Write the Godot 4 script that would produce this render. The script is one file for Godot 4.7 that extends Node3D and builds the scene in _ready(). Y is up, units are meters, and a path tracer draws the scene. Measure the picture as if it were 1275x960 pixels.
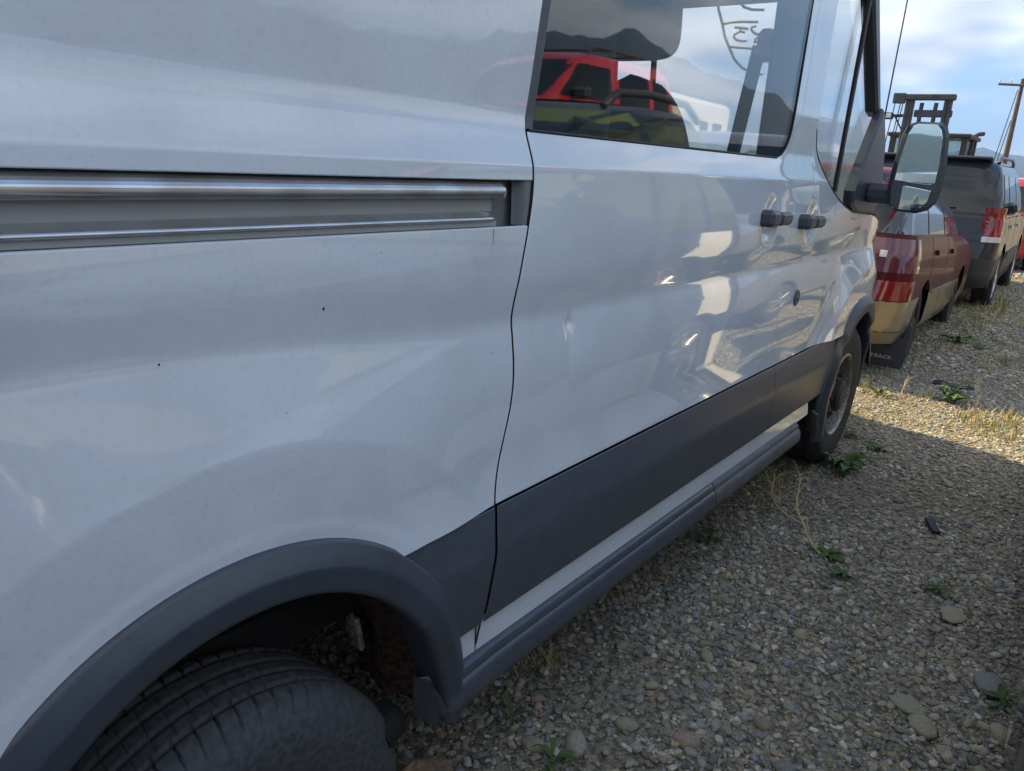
extends Node3D
# White van parked on a gravel lot, seen from beside its rear wheel.
# x runs forward along the van, y up, z out of the van's right flank (its side lies near z = 0).

const VAN_AT := Vector3(2.05, 0, -1.0)
const REAR_HUB := Vector2(0.555, 0.165)
const FRONT_HUB := Vector2(3.82, 0.345)
const ARCH := Vector2(0.53, 0.335)
const FARCH := Vector2(3.82, 0.36)
const R_OUT := 0.475
const R_IN := 0.394

var rng := RandomNumberGenerator.new()
var M := {}
var taken := {}
var van: Node3D
var edges: MB = null

# ------------------------------------------------------------------ mesh buffer
class MB:
	var v := PackedVector3Array()
	var n := PackedVector3Array()
	var c := PackedColorArray()
	var i := PackedInt32Array()
	var col := Color(1, 1, 1)

	func put(p: Vector3, nn: Vector3) -> int:
		v.append(p); n.append(nn); c.append(col)
		return v.size() - 1

	# a sheet of quads over u, v in 0..1; hint says which way is out at the middle
	func grid(nu: int, nv: int, f: Callable, hint: Vector3, wrap := false) -> void:
		var w := nu + 1
		var p := PackedVector3Array()
		p.resize(w * (nv + 1))
		for b in nv + 1:
			for a in w:
				p[b * w + a] = f.call(float(a) / nu, float(b) / nv)
		sheet(p, nu, nv, hint, wrap)

	func sheet(p: PackedVector3Array, nu: int, nv: int, hint: Vector3, wrap := false) -> void:
		var w := nu + 1
		var nn := PackedVector3Array()
		nn.resize(p.size())
		var vote := 0.0
		var ma := nu / 2
		var mb := nv / 2
		for b in nv + 1:
			for a in w:
				var a0 := maxi(a - 1, 0)
				var a1 := mini(a + 1, nu)
				if wrap and a == 0: a0 = nu - 1
				if wrap and a == nu: a1 = 1
				var du := p[b * w + a1] - p[b * w + a0]
				var dv := p[mini(b + 1, nv) * w + a] - p[maxi(b - 1, 0) * w + a]
				if du.length_squared() < 1e-14:
					var bb := b + 1 if b < nv / 2 + 1 else b - 1
					bb = clampi(bb, 0, nv)
					du = p[bb * w + a1] - p[bb * w + a0]
				if dv.length_squared() < 1e-14:
					dv = Vector3(0, 1e-3, 0)
				nn[b * w + a] = du.cross(dv).normalized()
		vote = nn[mb * w + ma].dot(hint)
		var s := 1.0 if vote >= 0.0 else -1.0
		var at := v.size()
		for k in p.size():
			v.append(p[k]); n.append(nn[k] * s); c.append(col)
		for b in nv:
			for a in nu:
				var q := at + b * w + a
				if s > 0.0:
					i.append_array([q, q + w, q + 1, q + 1, q + w, q + w + 1])
				else:
					i.append_array([q, q + 1, q + w, q + 1, q + w + 1, q + w])

	func tri(a: Vector3, b: Vector3, d: Vector3, out: Vector3) -> void:
		var nn := (b - a).cross(d - a).normalized()
		if nn.dot(out) < 0.0:
			nn = -nn
			var t := b
			b = d; d = t
		var q := put(a, nn)
		put(d, nn); put(b, nn)
		i.append_array([q, q + 1, q + 2])

	func face(pts: Array, out: Vector3) -> void:      # a flat convex polygon
		for k in range(1, pts.size() - 1):
			tri(pts[0], pts[k], pts[k + 1], out)

	func poly(pts: PackedVector2Array, to: Callable, out: Vector3) -> void:      # any flat polygon
		var t := Geometry2D.triangulate_polygon(pts)
		for k in range(0, t.size(), 3):
			tri(to.call(pts[t[k]]), to.call(pts[t[k + 1]]), to.call(pts[t[k + 2]]), out)

	# a box with chamfered edges
	func rbox(size: Vector3, t := Transform3D(), b := 0.006) -> void:
		var h := size * 0.5
		b = minf(b, minf(h.x, minf(h.y, h.z)) * 0.9)
		var mid := t.origin
		for ax in 3:
			for s in [-1.0, 1.0]:
				var u := (ax + 1) % 3
				var w := (ax + 2) % 3
				var pts := []
				for q in [[-1, -1], [1, -1], [1, 1], [-1, 1]]:
					var p := Vector3()
					p[ax] = s * h[ax]; p[u] = q[0] * (h[u] - b); p[w] = q[1] * (h[w] - b)
					pts.append(t * p)
				face(pts, t.basis * (Vector3(ax == 0, ax == 1, ax == 2) * s))
		for ax in 3:
			var u := (ax + 1) % 3
			var w := (ax + 2) % 3
			for su in [-1.0, 1.0]:
				for sw in [-1.0, 1.0]:
					var pts := []
					for q in [[-1, 0], [1, 0], [1, 1], [-1, 1]]:
						var p := Vector3()
						p[ax] = q[0] * (h[ax] - b)
						p[u] = su * (h[u] - (b if q[1] else 0.0)); p[w] = sw * (h[w] - (0.0 if q[1] else b))
						pts.append(t * p)
					var o := Vector3()
					o[u] = su; o[w] = sw
					face(pts, t.basis * o)
		for sx in [-1.0, 1.0]:
			for sy in [-1.0, 1.0]:
				for sz in [-1.0, 1.0]:
					var o := Vector3(sx, sy, sz)
					var pts := []
					for ax in 3:
						var p := Vector3(sx * (h.x - b), sy * (h.y - b), sz * (h.z - b))
						p[ax] = o[ax] * h[ax]
						pts.append(t * p)
					face(pts, t.basis * o)

	func box(lo: Vector3, hi: Vector3, b := 0.006) -> void:
		rbox(hi - lo, Transform3D(Basis(), (lo + hi) * 0.5), b)

	func bar(a: Vector3, d: Vector3, w: float, h: float, b := 0.004, up := Vector3.UP) -> void:
		var z := (d - a).normalized()
		var x := up.cross(z)
		if x.length() < 0.01: x = Vector3.RIGHT.cross(z)
		x = x.normalized()
		rbox(Vector3(w, h, a.distance_to(d)), Transform3D(Basis(x, z.cross(x), z), (a + d) * 0.5), b)

	func tube(path: Array, r0: float, r1 := -1.0, seg := 8) -> void:
		if r1 < 0.0: r1 = r0
		var m := path.size() - 1
		var fr := []
		var side := Vector3.ZERO
		for k in m + 1:
			var d: Vector3 = (path[mini(k + 1, m)] - path[maxi(k - 1, 0)]).normalized()
			if side == Vector3.ZERO:
				side = d.cross(Vector3.UP)
				if side.length() < 0.05: side = d.cross(Vector3.RIGHT)
			side = (side - d * side.dot(d)).normalized()
			fr.append([path[k], side, d.cross(side)])
		var f := func(u: float, t: float) -> Vector3:
			var k: Array = fr[roundi(t * m)]
			var r := lerpf(r0, r1, t)
			return k[0] + (k[1] * cos(u * TAU) + k[2] * sin(u * TAU)) * r
		var mid: Array = fr[m / 2]
		grid(seg, m, f, (mid[1] * cos(TAU * (seg / 2) / seg) + mid[2] * sin(TAU * (seg / 2) / seg)), true)
		for e in [0, m]:
			var k: Array = fr[e]
			var pts := []
			for q in seg:
				pts.append(k[0] + (k[1] * cos(TAU * q / seg) + k[2] * sin(TAU * q / seg)) * (r0 if e == 0 else r1))
			face(pts, (path[0] - path[1]) if e == 0 else (path[m] - path[m - 1]))

	# profile of [radius, height] turned about t's y axis
	func lathe(prof: Array, t := Transform3D(), seg := 48) -> void:
		var m := prof.size() - 1
		# split where the profile has a corner: every span its own sheet, so edges stay crisp
		for k in m:
			var p0: Vector2 = prof[k]
			var p1: Vector2 = prof[k + 1]
			var d := p1 - p0
			var out2 := Vector2(d.y, -d.x)
			var f := func(u: float, s: float) -> Vector3:
				var q := p0.lerp(p1, s)
				return t * Vector3(q.x * cos(u * TAU), q.y, q.x * sin(u * TAU))
			var a := TAU * (seg / 2) / seg
			grid(seg, 1, f, t.basis * Vector3(out2.x * cos(a), out2.y, out2.x * sin(a)), true)

	# a flat outline with thickness: pts in the plane of t's x and y, depth along t's z, chamfered front
	func slab(pts: PackedVector2Array, depth: float, t := Transform3D(), b := 0.004) -> void:
		var q := pts
		if Geometry2D.is_polygon_clockwise(q):
			q = pts.duplicate(); q.reverse()
		var ins := q
		if b > 0.0:
			var o := Geometry2D.offset_polygon(q, -b)
			if o.size() == 1 : ins = o[0]
		poly(ins, func(p: Vector2) -> Vector3: return t * Vector3(p.x, p.y, depth), t.basis.z)
		poly(q, func(p: Vector2) -> Vector3: return t * Vector3(p.x, p.y, 0), -t.basis.z)
		for k in q.size():
			var a := q[k]
			var d := q[(k + 1) % q.size()]
			var e := d - a
			var out := t.basis * Vector3(e.y, -e.x, 0)
			face([t * Vector3(a.x, a.y, 0), t * Vector3(d.x, d.y, 0), t * Vector3(d.x, d.y, depth - b), t * Vector3(a.x, a.y, depth - b)], out)
		if b > 0.0:      # chamfer: from the outline to the nearest place on the inset outline
			for k in q.size():
				var a := q[k]
				var d := q[(k + 1) % q.size()]
				var e := d - a
				var ia := near(ins, a)
				var id := near(ins, d)
				face([t * Vector3(a.x, a.y, depth - b), t * Vector3(d.x, d.y, depth - b), t * Vector3(id.x, id.y, depth), t * Vector3(ia.x, ia.y, depth)], t.basis * Vector3(e.y, -e.x, e.length()))

	func near(q: PackedVector2Array, p: Vector2) -> Vector2:
		var best := q[0]
		for k in q:
			if k.distance_squared_to(p) < best.distance_squared_to(p): best = k
		return best

	func blob(center: Vector3, r: Vector3, seg := 16, rows := 10, seed_ := 0, rough := 0.0) -> void:
		var no := FastNoiseLite.new()
		no.seed = seed_; no.frequency = 1.1
		var f := func(u: float, t: float) -> Vector3:
			var a := u * TAU
			var e := (t - 0.5) * PI
			var d := Vector3(cos(a) * cos(e), sin(e), sin(a) * cos(e))
			return center + d * r * (1.0 + rough * no.get_noise_3dv(d * 1.3))
		grid(seg, rows, f, Vector3(cos(TAU * (seg / 2) / seg), 0, sin(TAU * (seg / 2) / seg)), true)

	func mesh(m: Material, off := Vector3.ZERO) -> ArrayMesh:
		var a := []
		a.resize(Mesh.ARRAY_MAX)
		if off != Vector3.ZERO:
			for k in v.size(): v[k] += off
		a[Mesh.ARRAY_VERTEX] = v
		a[Mesh.ARRAY_NORMAL] = n
		a[Mesh.ARRAY_COLOR] = c
		a[Mesh.ARRAY_INDEX] = i
		var r := ArrayMesh.new()
		r.add_surface_from_arrays(Mesh.PRIMITIVE_TRIANGLES, a)
		r.surface_set_material(0, m)
		return r

# ------------------------------------------------------------------ scene helpers
func numbered(called: String) -> String:
	var k: int = taken.get(called, 0)
	taken[called] = k + 1
	return called if k == 0 else "%s_%03d" % [called, k]

func tag(o: Node, label: String, category: String, group := "", kind := "") -> Node:
	if label: o.set_meta("label", label)
	if category: o.set_meta("category", category)
	if group: o.set_meta("group", group)
	if kind: o.set_meta("kind", kind)
	return o

func thing(called: String, label: String, category: String, at := Vector3.ZERO, group := "") -> Node3D:
	var o := Node3D.new()
	o.name = numbered(called)
	o.position = at
	add_child(o, true)
	tag(o, label, category, group)
	return o

func part(parent: Node, called: String, mb: MB, m: Material, off := Vector3.ZERO, label := "") -> MeshInstance3D:
	var o := MeshInstance3D.new()
	o.name = called
	o.mesh = mb.mesh(m, off)
	parent.add_child(o, true)
	if label: o.set_meta("label", label)
	return o

func solo(called: String, mb: MB, m: Material, label: String, category: String, at := Vector3.ZERO, group := "") -> MeshInstance3D:
	var o := MeshInstance3D.new()
	o.name = numbered(called)
	o.mesh = mb.mesh(m, -at)
	o.position = at
	add_child(o, true)
	tag(o, label, category, group)
	return o

func structure(called: String, mb: MB, m: Material) -> MeshInstance3D:
	var o := MeshInstance3D.new()
	o.name = numbered(called)
	o.mesh = mb.mesh(m)
	add_child(o, true)
	o.set_meta("kind", "structure")
	return o

func vp(called: String, mb: MB, m: Material, label := "") -> MeshInstance3D:      # a part of the van, built in world coordinates
	return part(van, called, mb, m, -VAN_AT, label)

# ------------------------------------------------------------------ curves
static func ss(a: float, b: float, x: float) -> float:
	return smoothstep(0.0, 1.0, clampf((x - a) / (b - a), 0.0, 1.0))

static func pl(p: Array, t: float) -> float:      # straight pieces through [t, value] pairs
	if t <= p[0][0]: return p[0][1]
	for k in range(1, p.size()):
		if t <= p[k][0]:
			return lerpf(p[k - 1][1], p[k][1], (t - p[k - 1][0]) / (p[k][0] - p[k - 1][0]))
	return p[-1][1]

static func cr(p: Array, t: float) -> float:      # a smooth curve through [t, value] pairs
	var m := p.size() - 1
	if t <= p[0][0]: return p[0][1]
	if t >= p[m][0]: return p[m][1]
	var k := 0
	while t > p[k + 1][0]: k += 1
	var h: float = p[k + 1][0] - p[k][0]
	var s: float = (t - p[k][0]) / h
	var d: float = (p[k + 1][1] - p[k][1]) / h
	var d0: float = d if k == 0 else (p[k + 1][1] - p[k - 1][1]) / (p[k + 1][0] - p[k - 1][0])
	var d1: float = d if k + 1 == m else (p[k + 2][1] - p[k][1]) / (p[k + 2][0] - p[k][0])
	var s2 := s * s
	var s3 := s2 * s
	return (2 * s3 - 3 * s2 + 1) * p[k][1] + (s3 - 2 * s2 + s) * h * d0 + (-2 * s3 + 3 * s2) * p[k + 1][1] + (s3 - s2) * h * d1

# ------------------------------------------------------------------ the shape of the van's side
# how far the side leans back per metre of height, from the sill to the roof
const LEAN := [[0.2, 0.1], [0.66, 0.18], [0.70, 0.18], [0.76, 0.06], [0.80, -0.02], [0.90, 0.0], [0.98, 0.11], [1.035, 0.16], [1.05, 0.02], [1.065, -0.15], [1.11, -0.13], [1.145, -0.03], [1.2, 0.02], [1.3, 0.05], [1.33, 0.06], [1.338, 0.25], [1.385, 0.30], [1.40, 0.22], [1.42, -0.008], [2.1, -0.008], [2.2, 0.05], [2.35, 0.25], [2.46, 1.4], [2.7, 3.0]]
var side_table := PackedFloat32Array()

func build_side_table() -> void:
	var z := 0.0
	var at12 := 0.0
	for k in 1251:
		var y := 0.2 + k * 0.002
		side_table.append(z)
		if k == 500: at12 = z
		z -= pl(LEAN, y + 0.001) * 0.002
	for k in side_table.size(): side_table[k] -= at12

func table(y: float) -> float:
	var f := clampf((y - 0.2) / 0.002, 0.0, side_table.size() - 1.001)
	var k := int(f)
	return lerpf(side_table[k], side_table[k + 1], f - k)

func taper(x: float) -> float:
	return -0.30 * pow(maxf(0.0, x - 3.80), 2.0) - 0.02 * pow(maxf(0.0, -0.3 - x), 2.0)

static func crest(r: float, edge: float, width: float) -> float:      # rises to a crease at the edge, level inside it
	return 1.0 if r < edge else pow(maxf(0.0, 1.0 - (r - edge) / width), 2.0)

func S(x: float, y: float) -> float:
	var yy := y
	var soft := 1.0 - ss(0.25, 1.2, x)
	yy -= 0.045 * soft * exp(-pow((y - 1.10) / 0.10, 2.0))
	var z := table(yy) + taper(x)
	z += 0.016 * crest(Vector2(x - 0.55, y - 0.31).length(), 0.643, 0.22) * (1.0 - ss(0.93, 1.13, x))
	z += 0.0016 * ss(0.510, 0.490, Vector2(x - ARCH.x, y - ARCH.y).length())
	z += 0.03 * crest(Vector2(x - FARCH.x, y - FARCH.y).length(), 0.60, 0.22)
	for c in [[2.465, 1.205, 0.055, 0.062], [2.905, 1.187, 0.055, 0.062]]:      # the cups behind the handles
		var q := pow(pow((x - c[0]) / c[2], 2.0) + pow((y - c[1]) / c[3], 2.0), 2.0)
		if q < 8.0: z -= 0.013 * exp(-q)
	if x > 1.15 and x < 1.75 and y > 0.7 and y < 1.2:      # the dent
		var dx := x - 1.352
		var dy := y - 1.020
		z -= 0.0045 * exp(-(dx * dx / 0.00022 + dy * dy / 0.00016))
		z -= 0.0050 * exp(-(dx * dx / 0.006 + dy * dy / 0.0035))
		z += 0.0012 * exp(-(pow((dx - 0.022) / 0.010, 2.0) + pow((dy - 0.008) / 0.012, 2.0)))
		if dy < 0.03:
			var down := maxf(0.0, -dy)
			var s := dx / (0.020 + 0.62 * down)
			var f := maxf(0.0, 1.0 + s) if s < 0.0 else exp(-s * 1.6)
			z -= 0.0040 * f * f * ss(0.30, 0.02, down) * ss(0.03, 0.0, dy)
	# panels are never quite true
	z += 0.0006 * sin(x * 7.1 + y * 3.0) * sin(y * 9.0 - x * 1.3)
	return z

const CLAD := [[0.38, 0.020], [0.455, 0.026], [0.585, 0.036], [0.60, 0.0365], [0.615, 0.035], [0.675, 0.0215], [0.70, 0.014]]
func C(x: float, y: float) -> float:
	return pl(CLAD, y) + taper(x)

func B(x: float, y: float) -> float:
	return lerpf(C(x, y), S(x, y), ss(0.66, 0.74, y))

# edges between the panels
const GAP := [[0.60, 1.094], [0.69, 1.099], [0.75, 1.110], [0.82, 1.127], [0.88, 1.142], [0.94, 1.149], [1.02, 1.149], [1.09, 1.147], [1.16, 1.156], [1.225, 1.169], [1.29, 1.179], [1.34, 1.178], [1.395, 1.172], [1.48, 1.185], [1.62, 1.204], [2.1, 1.262], [2.45, 1.30]]
const GAPC := [[0.36, 1.046], [0.455, 1.060], [0.50, 1.070], [0.60, 1.080], [0.66, 1.090], [0.70, 1.099]]
const BG := 2.683
const FG := 3.735

func arch_y(c: Vector2, r: float, x: float) -> float:
	var d := absf(x - c.x)
	return c.y + sqrt(r * r - d * d) if d < r else -1.0

# a panel: x between two curves of y, y between two curves of x, lying on sf; flanges "lrbt" turn its edges in
func vpatch(mb: MB, x0: Callable, x1: Callable, y0: Callable, y1: Callable, nu: int, nv: int, sf: Callable, flanges := "", mirror := false, depth := 0.022) -> void:
	var w := nu + 1
	var p := PackedVector3Array()
	p.resize(w * (nv + 1))
	for b in nv + 1:
		for a in w:
			var u := float(a) / nu
			var t := float(b) / nv
			var xm: float = 0.5 * (x0.call(1.0) + x1.call(1.0))
			var y: float = lerpf(y0.call(xm), y1.call(xm), t)
			var x := 0.0
			for k in 7:
				x = lerpf(x0.call(y), x1.call(y), u)
				y = lerpf(y0.call(x), y1.call(x), t)
			p[b * w + a] = Vector3(x, y, sf.call(x, y))
	if mirror:
		for k in p.size(): p[k].z = -2.0 - p[k].z
	var side := -1.0 if mirror else 1.0
	mb.sheet(p, nu, nv, Vector3(0, 0, side))
	for code in flanges:
		var e := code.to_lower()
		var line := PackedVector3Array()
		match e:
			"l", "r":
				for b in nv + 1: line.append(p[b * w + (0 if e == "l" else nu)])
			"b", "t":
				for a in w: line.append(p[(0 if e == "b" else nv) * w + a])
		var m := line.size()
		var q := PackedVector3Array()
		for k in m:
			var d := line[mini(k + 1, m - 1)] - line[maxi(k - 1, 0)]
			var o := Vector3(d.y, -d.x, 0).normalized()
			if e == "l" or e == "t": o = -o
			q.append(o)
		var st := PackedVector3Array()
		var painted := code != e
		for s in [[0.0, 0.0], [0.0009, 0.0004], [0.0013, 0.0014]] if not painted else [[0.0, 0.0], [0.0016, 0.0008], [0.0022, 0.0060]]:
			for k in m: st.append(line[k] + q[k] * s[0] - Vector3(0, 0, side * s[1]))
		var mid: Vector3 = q[m / 2] * 3.0 + Vector3(0, 0, side)
		mb.sheet(st, m - 1, 2, mid)
		if edges and not painted:      # what lies deeper in a shut line is black sealer
			st = PackedVector3Array()
			for s in [[0.0013, 0.0014], [0.0014, depth]]:
				for k in m: st.append(line[k] + q[k] * s[0] - Vector3(0, 0, side * s[1]))
			edges.sheet(st, m - 1, 1, q[m / 2])

func cst(x: float) -> Callable:
	return func(_t: float) -> float: return x

# ------------------------------------------------------------------ materials
func lin(r: float, g: float, b: float, a := 1.0) -> Color:
	var c := Color(r, g, b).linear_to_srgb()
	c.a = a
	return c

func noise(freq: float, seed_: int, octaves := 4, kind := FastNoiseLite.TYPE_SIMPLEX_SMOOTH) -> FastNoiseLite:
	var f := FastNoiseLite.new()
	f.noise_type = kind
	f.frequency = freq
	f.seed = seed_
	f.fractal_octaves = octaves
	return f

func tex(freq: float, seed_: int, stops: Array, colors: Array, size := 512, octaves := 4) -> NoiseTexture2D:
	var t := NoiseTexture2D.new()
	t.width = size; t.height = size
	t.seamless = true
	t.noise = noise(freq, seed_, octaves)
	var g := Gradient.new()
	g.offsets = PackedFloat32Array(stops)
	g.colors = PackedColorArray(colors)
	t.color_ramp = g
	return t

func bumps(freq: float, seed_: int, strength := 4.0, size := 512, octaves := 3) -> NoiseTexture2D:
	var t := NoiseTexture2D.new()
	t.width = size; t.height = size
	t.seamless = true
	t.as_normal_map = true
	t.bump_strength = strength
	t.noise = noise(freq, seed_, octaves)
	return t

func mat(name_: String, color: Color, rough := 0.6, metal := 0.0, spec := 0.5) -> StandardMaterial3D:
	var m := StandardMaterial3D.new()
	m.resource_name = name_
	m.albedo_color = color
	m.roughness = rough
	m.metallic = metal
	m.metallic_specular = spec
	M[name_] = m
	return m

func coated(m: StandardMaterial3D, amount := 1.0, rough := 0.005) -> StandardMaterial3D:
	m.clearcoat_enabled = true
	m.clearcoat = amount
	m.clearcoat_roughness = rough
	return m

func mapped(m: StandardMaterial3D, albedo: Texture2D, scale: float, nrm: Texture2D = null, nscale := 1.0) -> StandardMaterial3D:
	m.albedo_texture = albedo
	m.uv1_triplanar = true
	m.uv1_world_triplanar = true
	m.uv1_scale = Vector3.ONE * scale
	if nrm:
		m.normal_enabled = true
		m.normal_texture = nrm
		m.normal_scale = nscale
	return m

func glass(name_: String, tint: Color, alpha: float, metal := 0.0) -> StandardMaterial3D:
	var m := mat(name_, tint, 0.02, metal)
	m.albedo_color.a = alpha
	m.transparency = BaseMaterial3D.TRANSPARENCY_ALPHA
	return m

func build_materials() -> void:
	var w := Color(1, 1, 1)
	var grime := tex(0.006, 11, [0.0, 0.42, 0.62, 1.0], [Color(0.965, 0.96, 0.95), Color(0.99, 0.99, 0.99), w, w], 512, 5)
	var fine := bumps(0.22, 5, 3.0)
	coated(mapped(mat("white_paint", lin(0.63, 0.675, 0.73), 0.05, 0.0, 0.5), grime, 1.3))
	var film := tex(0.05, 81, [0.0, 0.55, 0.78, 1.0], [Color(0.55, 0.51, 0.45, 0.0), Color(0.55, 0.51, 0.45, 0.0), Color(0.50, 0.46, 0.40, 0.07), Color(0.42, 0.38, 0.32, 0.18)], 1024, 6)
	M.white_paint.detail_enabled = true
	M.white_paint.detail_albedo = film
	mapped(mat("black_plastic", lin(0.052, 0.062, 0.082), 0.38), tex(0.012, 21, [0.0, 0.5, 1.0], [Color(0.90, 0.90, 0.90), Color(0.96, 0.96, 0.96), w]), 5.0, fine, 0.16)
	mapped(mat("cladding_plastic", lin(0.072, 0.082, 0.102), 0.30), tex(0.010, 22, [0.0, 0.45, 0.6, 1.0], [Color(0.92, 0.92, 0.91), Color(0.96, 0.96, 0.96), w, Color(1, 0.99, 0.96)]), 4.0, fine, 0.16)
	mapped(mat("faded_plastic", lin(0.135, 0.142, 0.152), 0.55), tex(0.012, 23, [0.0, 0.5, 1.0], [Color(0.78, 0.77, 0.75), Color(0.93, 0.93, 0.92), w]), 2.0, fine, 0.4)
	mat("seal", lin(0.008, 0.008, 0.009), 0.6)
	var rr := mat("rust_run", lin(0.22, 0.10, 0.03), 0.7)
	rr.albedo_color.a = 0.35
	rr.transparency = BaseMaterial3D.TRANSPARENCY_ALPHA
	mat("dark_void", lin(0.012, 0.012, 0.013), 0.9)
	mapped(mat("inner_metal", lin(0.028, 0.027, 0.026), 0.8), grime, 3.0)
	mapped(mat("rusty_liner", lin(0.075, 0.045, 0.030), 0.9), tex(0.02, 31, [0.0, 0.4, 0.6, 1.0], [Color(0.25, 0.22, 0.20), Color(0.6, 0.55, 0.5), w, Color(1, 0.8, 0.6)]), 4.0, fine, 0.8)
	mapped(mat("channel_grey", lin(0.16, 0.17, 0.18), 0.55), grime, 2.0)
	mapped(mat("rail_metal", lin(0.62, 0.62, 0.62), 0.13, 0.75), tex(0.01, 33, [0.0, 0.45, 0.7, 1.0], [Color(0.84, 0.82, 0.79), Color(0.94, 0.93, 0.92), w, w]), 2.0)
	mapped(mat("rail_web", lin(0.34, 0.35, 0.35), 0.5, 0.3), grime, 2.0)
	mapped(mat("rubber", lin(0.036, 0.036, 0.037), 0.75), tex(0.015, 41, [0.0, 0.38, 0.58, 1.0], [Color(0.55, 0.55, 0.55), Color(0.85, 0.85, 0.85), Color(0.92, 0.92, 0.91), w], 512, 5), 5.0, fine, 0.7)
	mapped(mat("dusty_rubber", lin(0.080, 0.086, 0.097), 0.8), tex(0.02, 42, [0.0, 0.40, 0.52, 0.66, 1.0], [Color(0.74, 0.74, 0.75), Color(0.85, 0.85, 0.85), Color(0.90, 0.90, 0.90), w, Color(1, 1, 0.98)], 512, 6), 5.0, fine, 0.08)
	mapped(mat("steel_rim", lin(0.42, 0.40, 0.37), 0.45, 0.35), tex(0.02, 43, [0.0, 0.4, 0.6, 1.0], [Color(0.45, 0.40, 0.34), Color(0.8, 0.77, 0.72), w, w]), 6.0)
	mat("hub_dark", lin(0.05, 0.045, 0.042), 0.6, 0.3)
	mat("alloy", lin(0.55, 0.55, 0.56), 0.3, 0.8)
	mat("chrome", lin(0.75, 0.76, 0.78), 0.08, 1.0)
	mat("mirror_glass", lin(0.62, 0.70, 0.66), 0.015, 1.0)
	glass("van_glass", lin(0.02, 0.04, 0.04), 0.02, 0.09)
	glass("clear_glass", lin(0.16, 0.60, 0.62), 0.07)
	mat("olive_glass", lin(0.17, 0.22, 0.06), 0.03, 0.0)
	mat("deep_olive_glass", lin(0.045, 0.060, 0.018), 0.03, 0.0)
	mat("car_glass", lin(0.010, 0.013, 0.015), 0.02, 0.10)
	mat("wagon_glass", lin(0.15, 0.18, 0.20), 0.03, 0.25)
	mapped(mat("seat_cloth", lin(0.018, 0.018, 0.020), 0.9), grime, 6.0)
	mat("trim_grey", lin(0.045, 0.046, 0.050), 0.8)
	mat("belt_web", lin(0.03, 0.03, 0.032), 0.7)
	mat("marker_paint", lin(0.42, 0.45, 0.20), 0.7)
	coated(mapped(mat("maroon_paint", lin(0.085, 0.004, 0.009), 0.45, 0.0, 0.2), grime, 1.3), 0.22, 0.03)
	coated(mapped(mat("gold_paint", lin(0.36, 0.29, 0.18), 0.38, 0.45), grime, 1.6), 0.7)
	coated(mapped(mat("slate_paint", lin(0.026, 0.031, 0.041), 0.35, 0.0, 0.25), grime, 1.3), 0.6, 0.02)
	mapped(mat("slate_plastic", lin(0.050, 0.054, 0.058), 0.55), grime, 2.0, fine, 0.5)
	coated(mapped(mat("red_paint", lin(0.50, 0.015, 0.020), 0.35), grime, 1.3))
	coated(mapped(mat("silver_paint", lin(0.62, 0.62, 0.60), 0.35, 0.25), grime, 1.3))
	coated(mapped(mat("blue_paint", lin(0.025, 0.04, 0.085), 0.35), grime, 1.3))
	coated(mapped(mat("plain_white_paint", lin(0.74, 0.73, 0.70), 0.4), grime, 1.3))
	coated(mapped(mat("grey_paint", lin(0.20, 0.20, 0.21), 0.35, 0.3), grime, 1.3))
	coated(mat("lamp_red", lin(0.20, 0.006, 0.010), 0.15), 1.0)
	coated(mat("lamp_wine", lin(0.095, 0.004, 0.014), 0.15), 1.0)
	coated(mat("lamp_white", lin(0.62, 0.60, 0.58), 0.15), 1.0)
	coated(mat("lamp_amber", lin(0.50, 0.16, 0.02), 0.15), 1.0)
	mapped(mat("mast_paint", lin(0.070, 0.073, 0.078), 0.7, 0.1), tex(0.008, 51, [0.0, 0.35, 0.6, 1.0], [Color(0.75, 0.72, 0.70), Color(0.9, 0.9, 0.9), w, w]), 1.0)
	mat("machine_dark", lin(0.035, 0.035, 0.038), 0.6)
	glass("cab_glass", lin(0.20, 0.42, 0.42), 0.45)
	mapped(mat("pole_wood", lin(0.155, 0.118, 0.10), 0.9), tex(0.01, 52, [0.0, 0.5, 1.0], [Color(0.6, 0.55, 0.5), Color(0.85, 0.82, 0.8), w]), 0.8)
	mat("wire", lin(0.02, 0.02, 0.02), 0.6)
	var leaf := mapped(mat("leaf", lin(0.105, 0.155, 0.050), 0.7), tex(0.03, 61, [0.0, 0.5, 1.0], [Color(0.65, 0.75, 0.6), Color(0.9, 0.92, 0.85), w]), 9.0)
	leaf.backlight_enabled = true
	leaf.backlight = Color(0.35, 0.4, 0.12)
	var straw := mat("straw", lin(0.56, 0.45, 0.24), 0.8)
	straw.backlight_enabled = true
	straw.backlight = Color(0.3, 0.25, 0.15)
	straw.vertex_color_use_as_albedo = true
	var peb := mapped(mat("pebble", Color(1, 1, 1), 0.8, 0.0, 0.35), tex(0.03, 71, [0.0, 0.4, 0.6, 1.0], [Color(0.62, 0.61, 0.60), Color(0.86, 0.85, 0.84), Color(0.96, 0.95, 0.94), w], 512, 5), 9.0, fine, 0.5)
	peb.vertex_color_use_as_albedo = true
	mapped(mat("soil", lin(0.37, 0.355, 0.295), 0.95, 0.0, 0.3), tex(0.035, 72, [0.0, 0.35, 0.5, 0.65, 1.0], [Color(0.42, 0.40, 0.40), Color(0.68, 0.65, 0.62), Color(0.82, 0.80, 0.77), Color(0.92, 0.89, 0.84), w], 1024, 6), 0.9, bumps(0.09, 73, 10.0, 1024, 5), 1.0)
	mapped(mat("hill_scrub", lin(0.045, 0.050, 0.048), 1.0, 0.0, 0.2), tex(0.03, 74, [0.0, 0.45, 0.6, 1.0], [Color(0.45, 0.5, 0.42), Color(0.75, 0.76, 0.7), w, w], 512, 6), 0.006)
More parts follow.
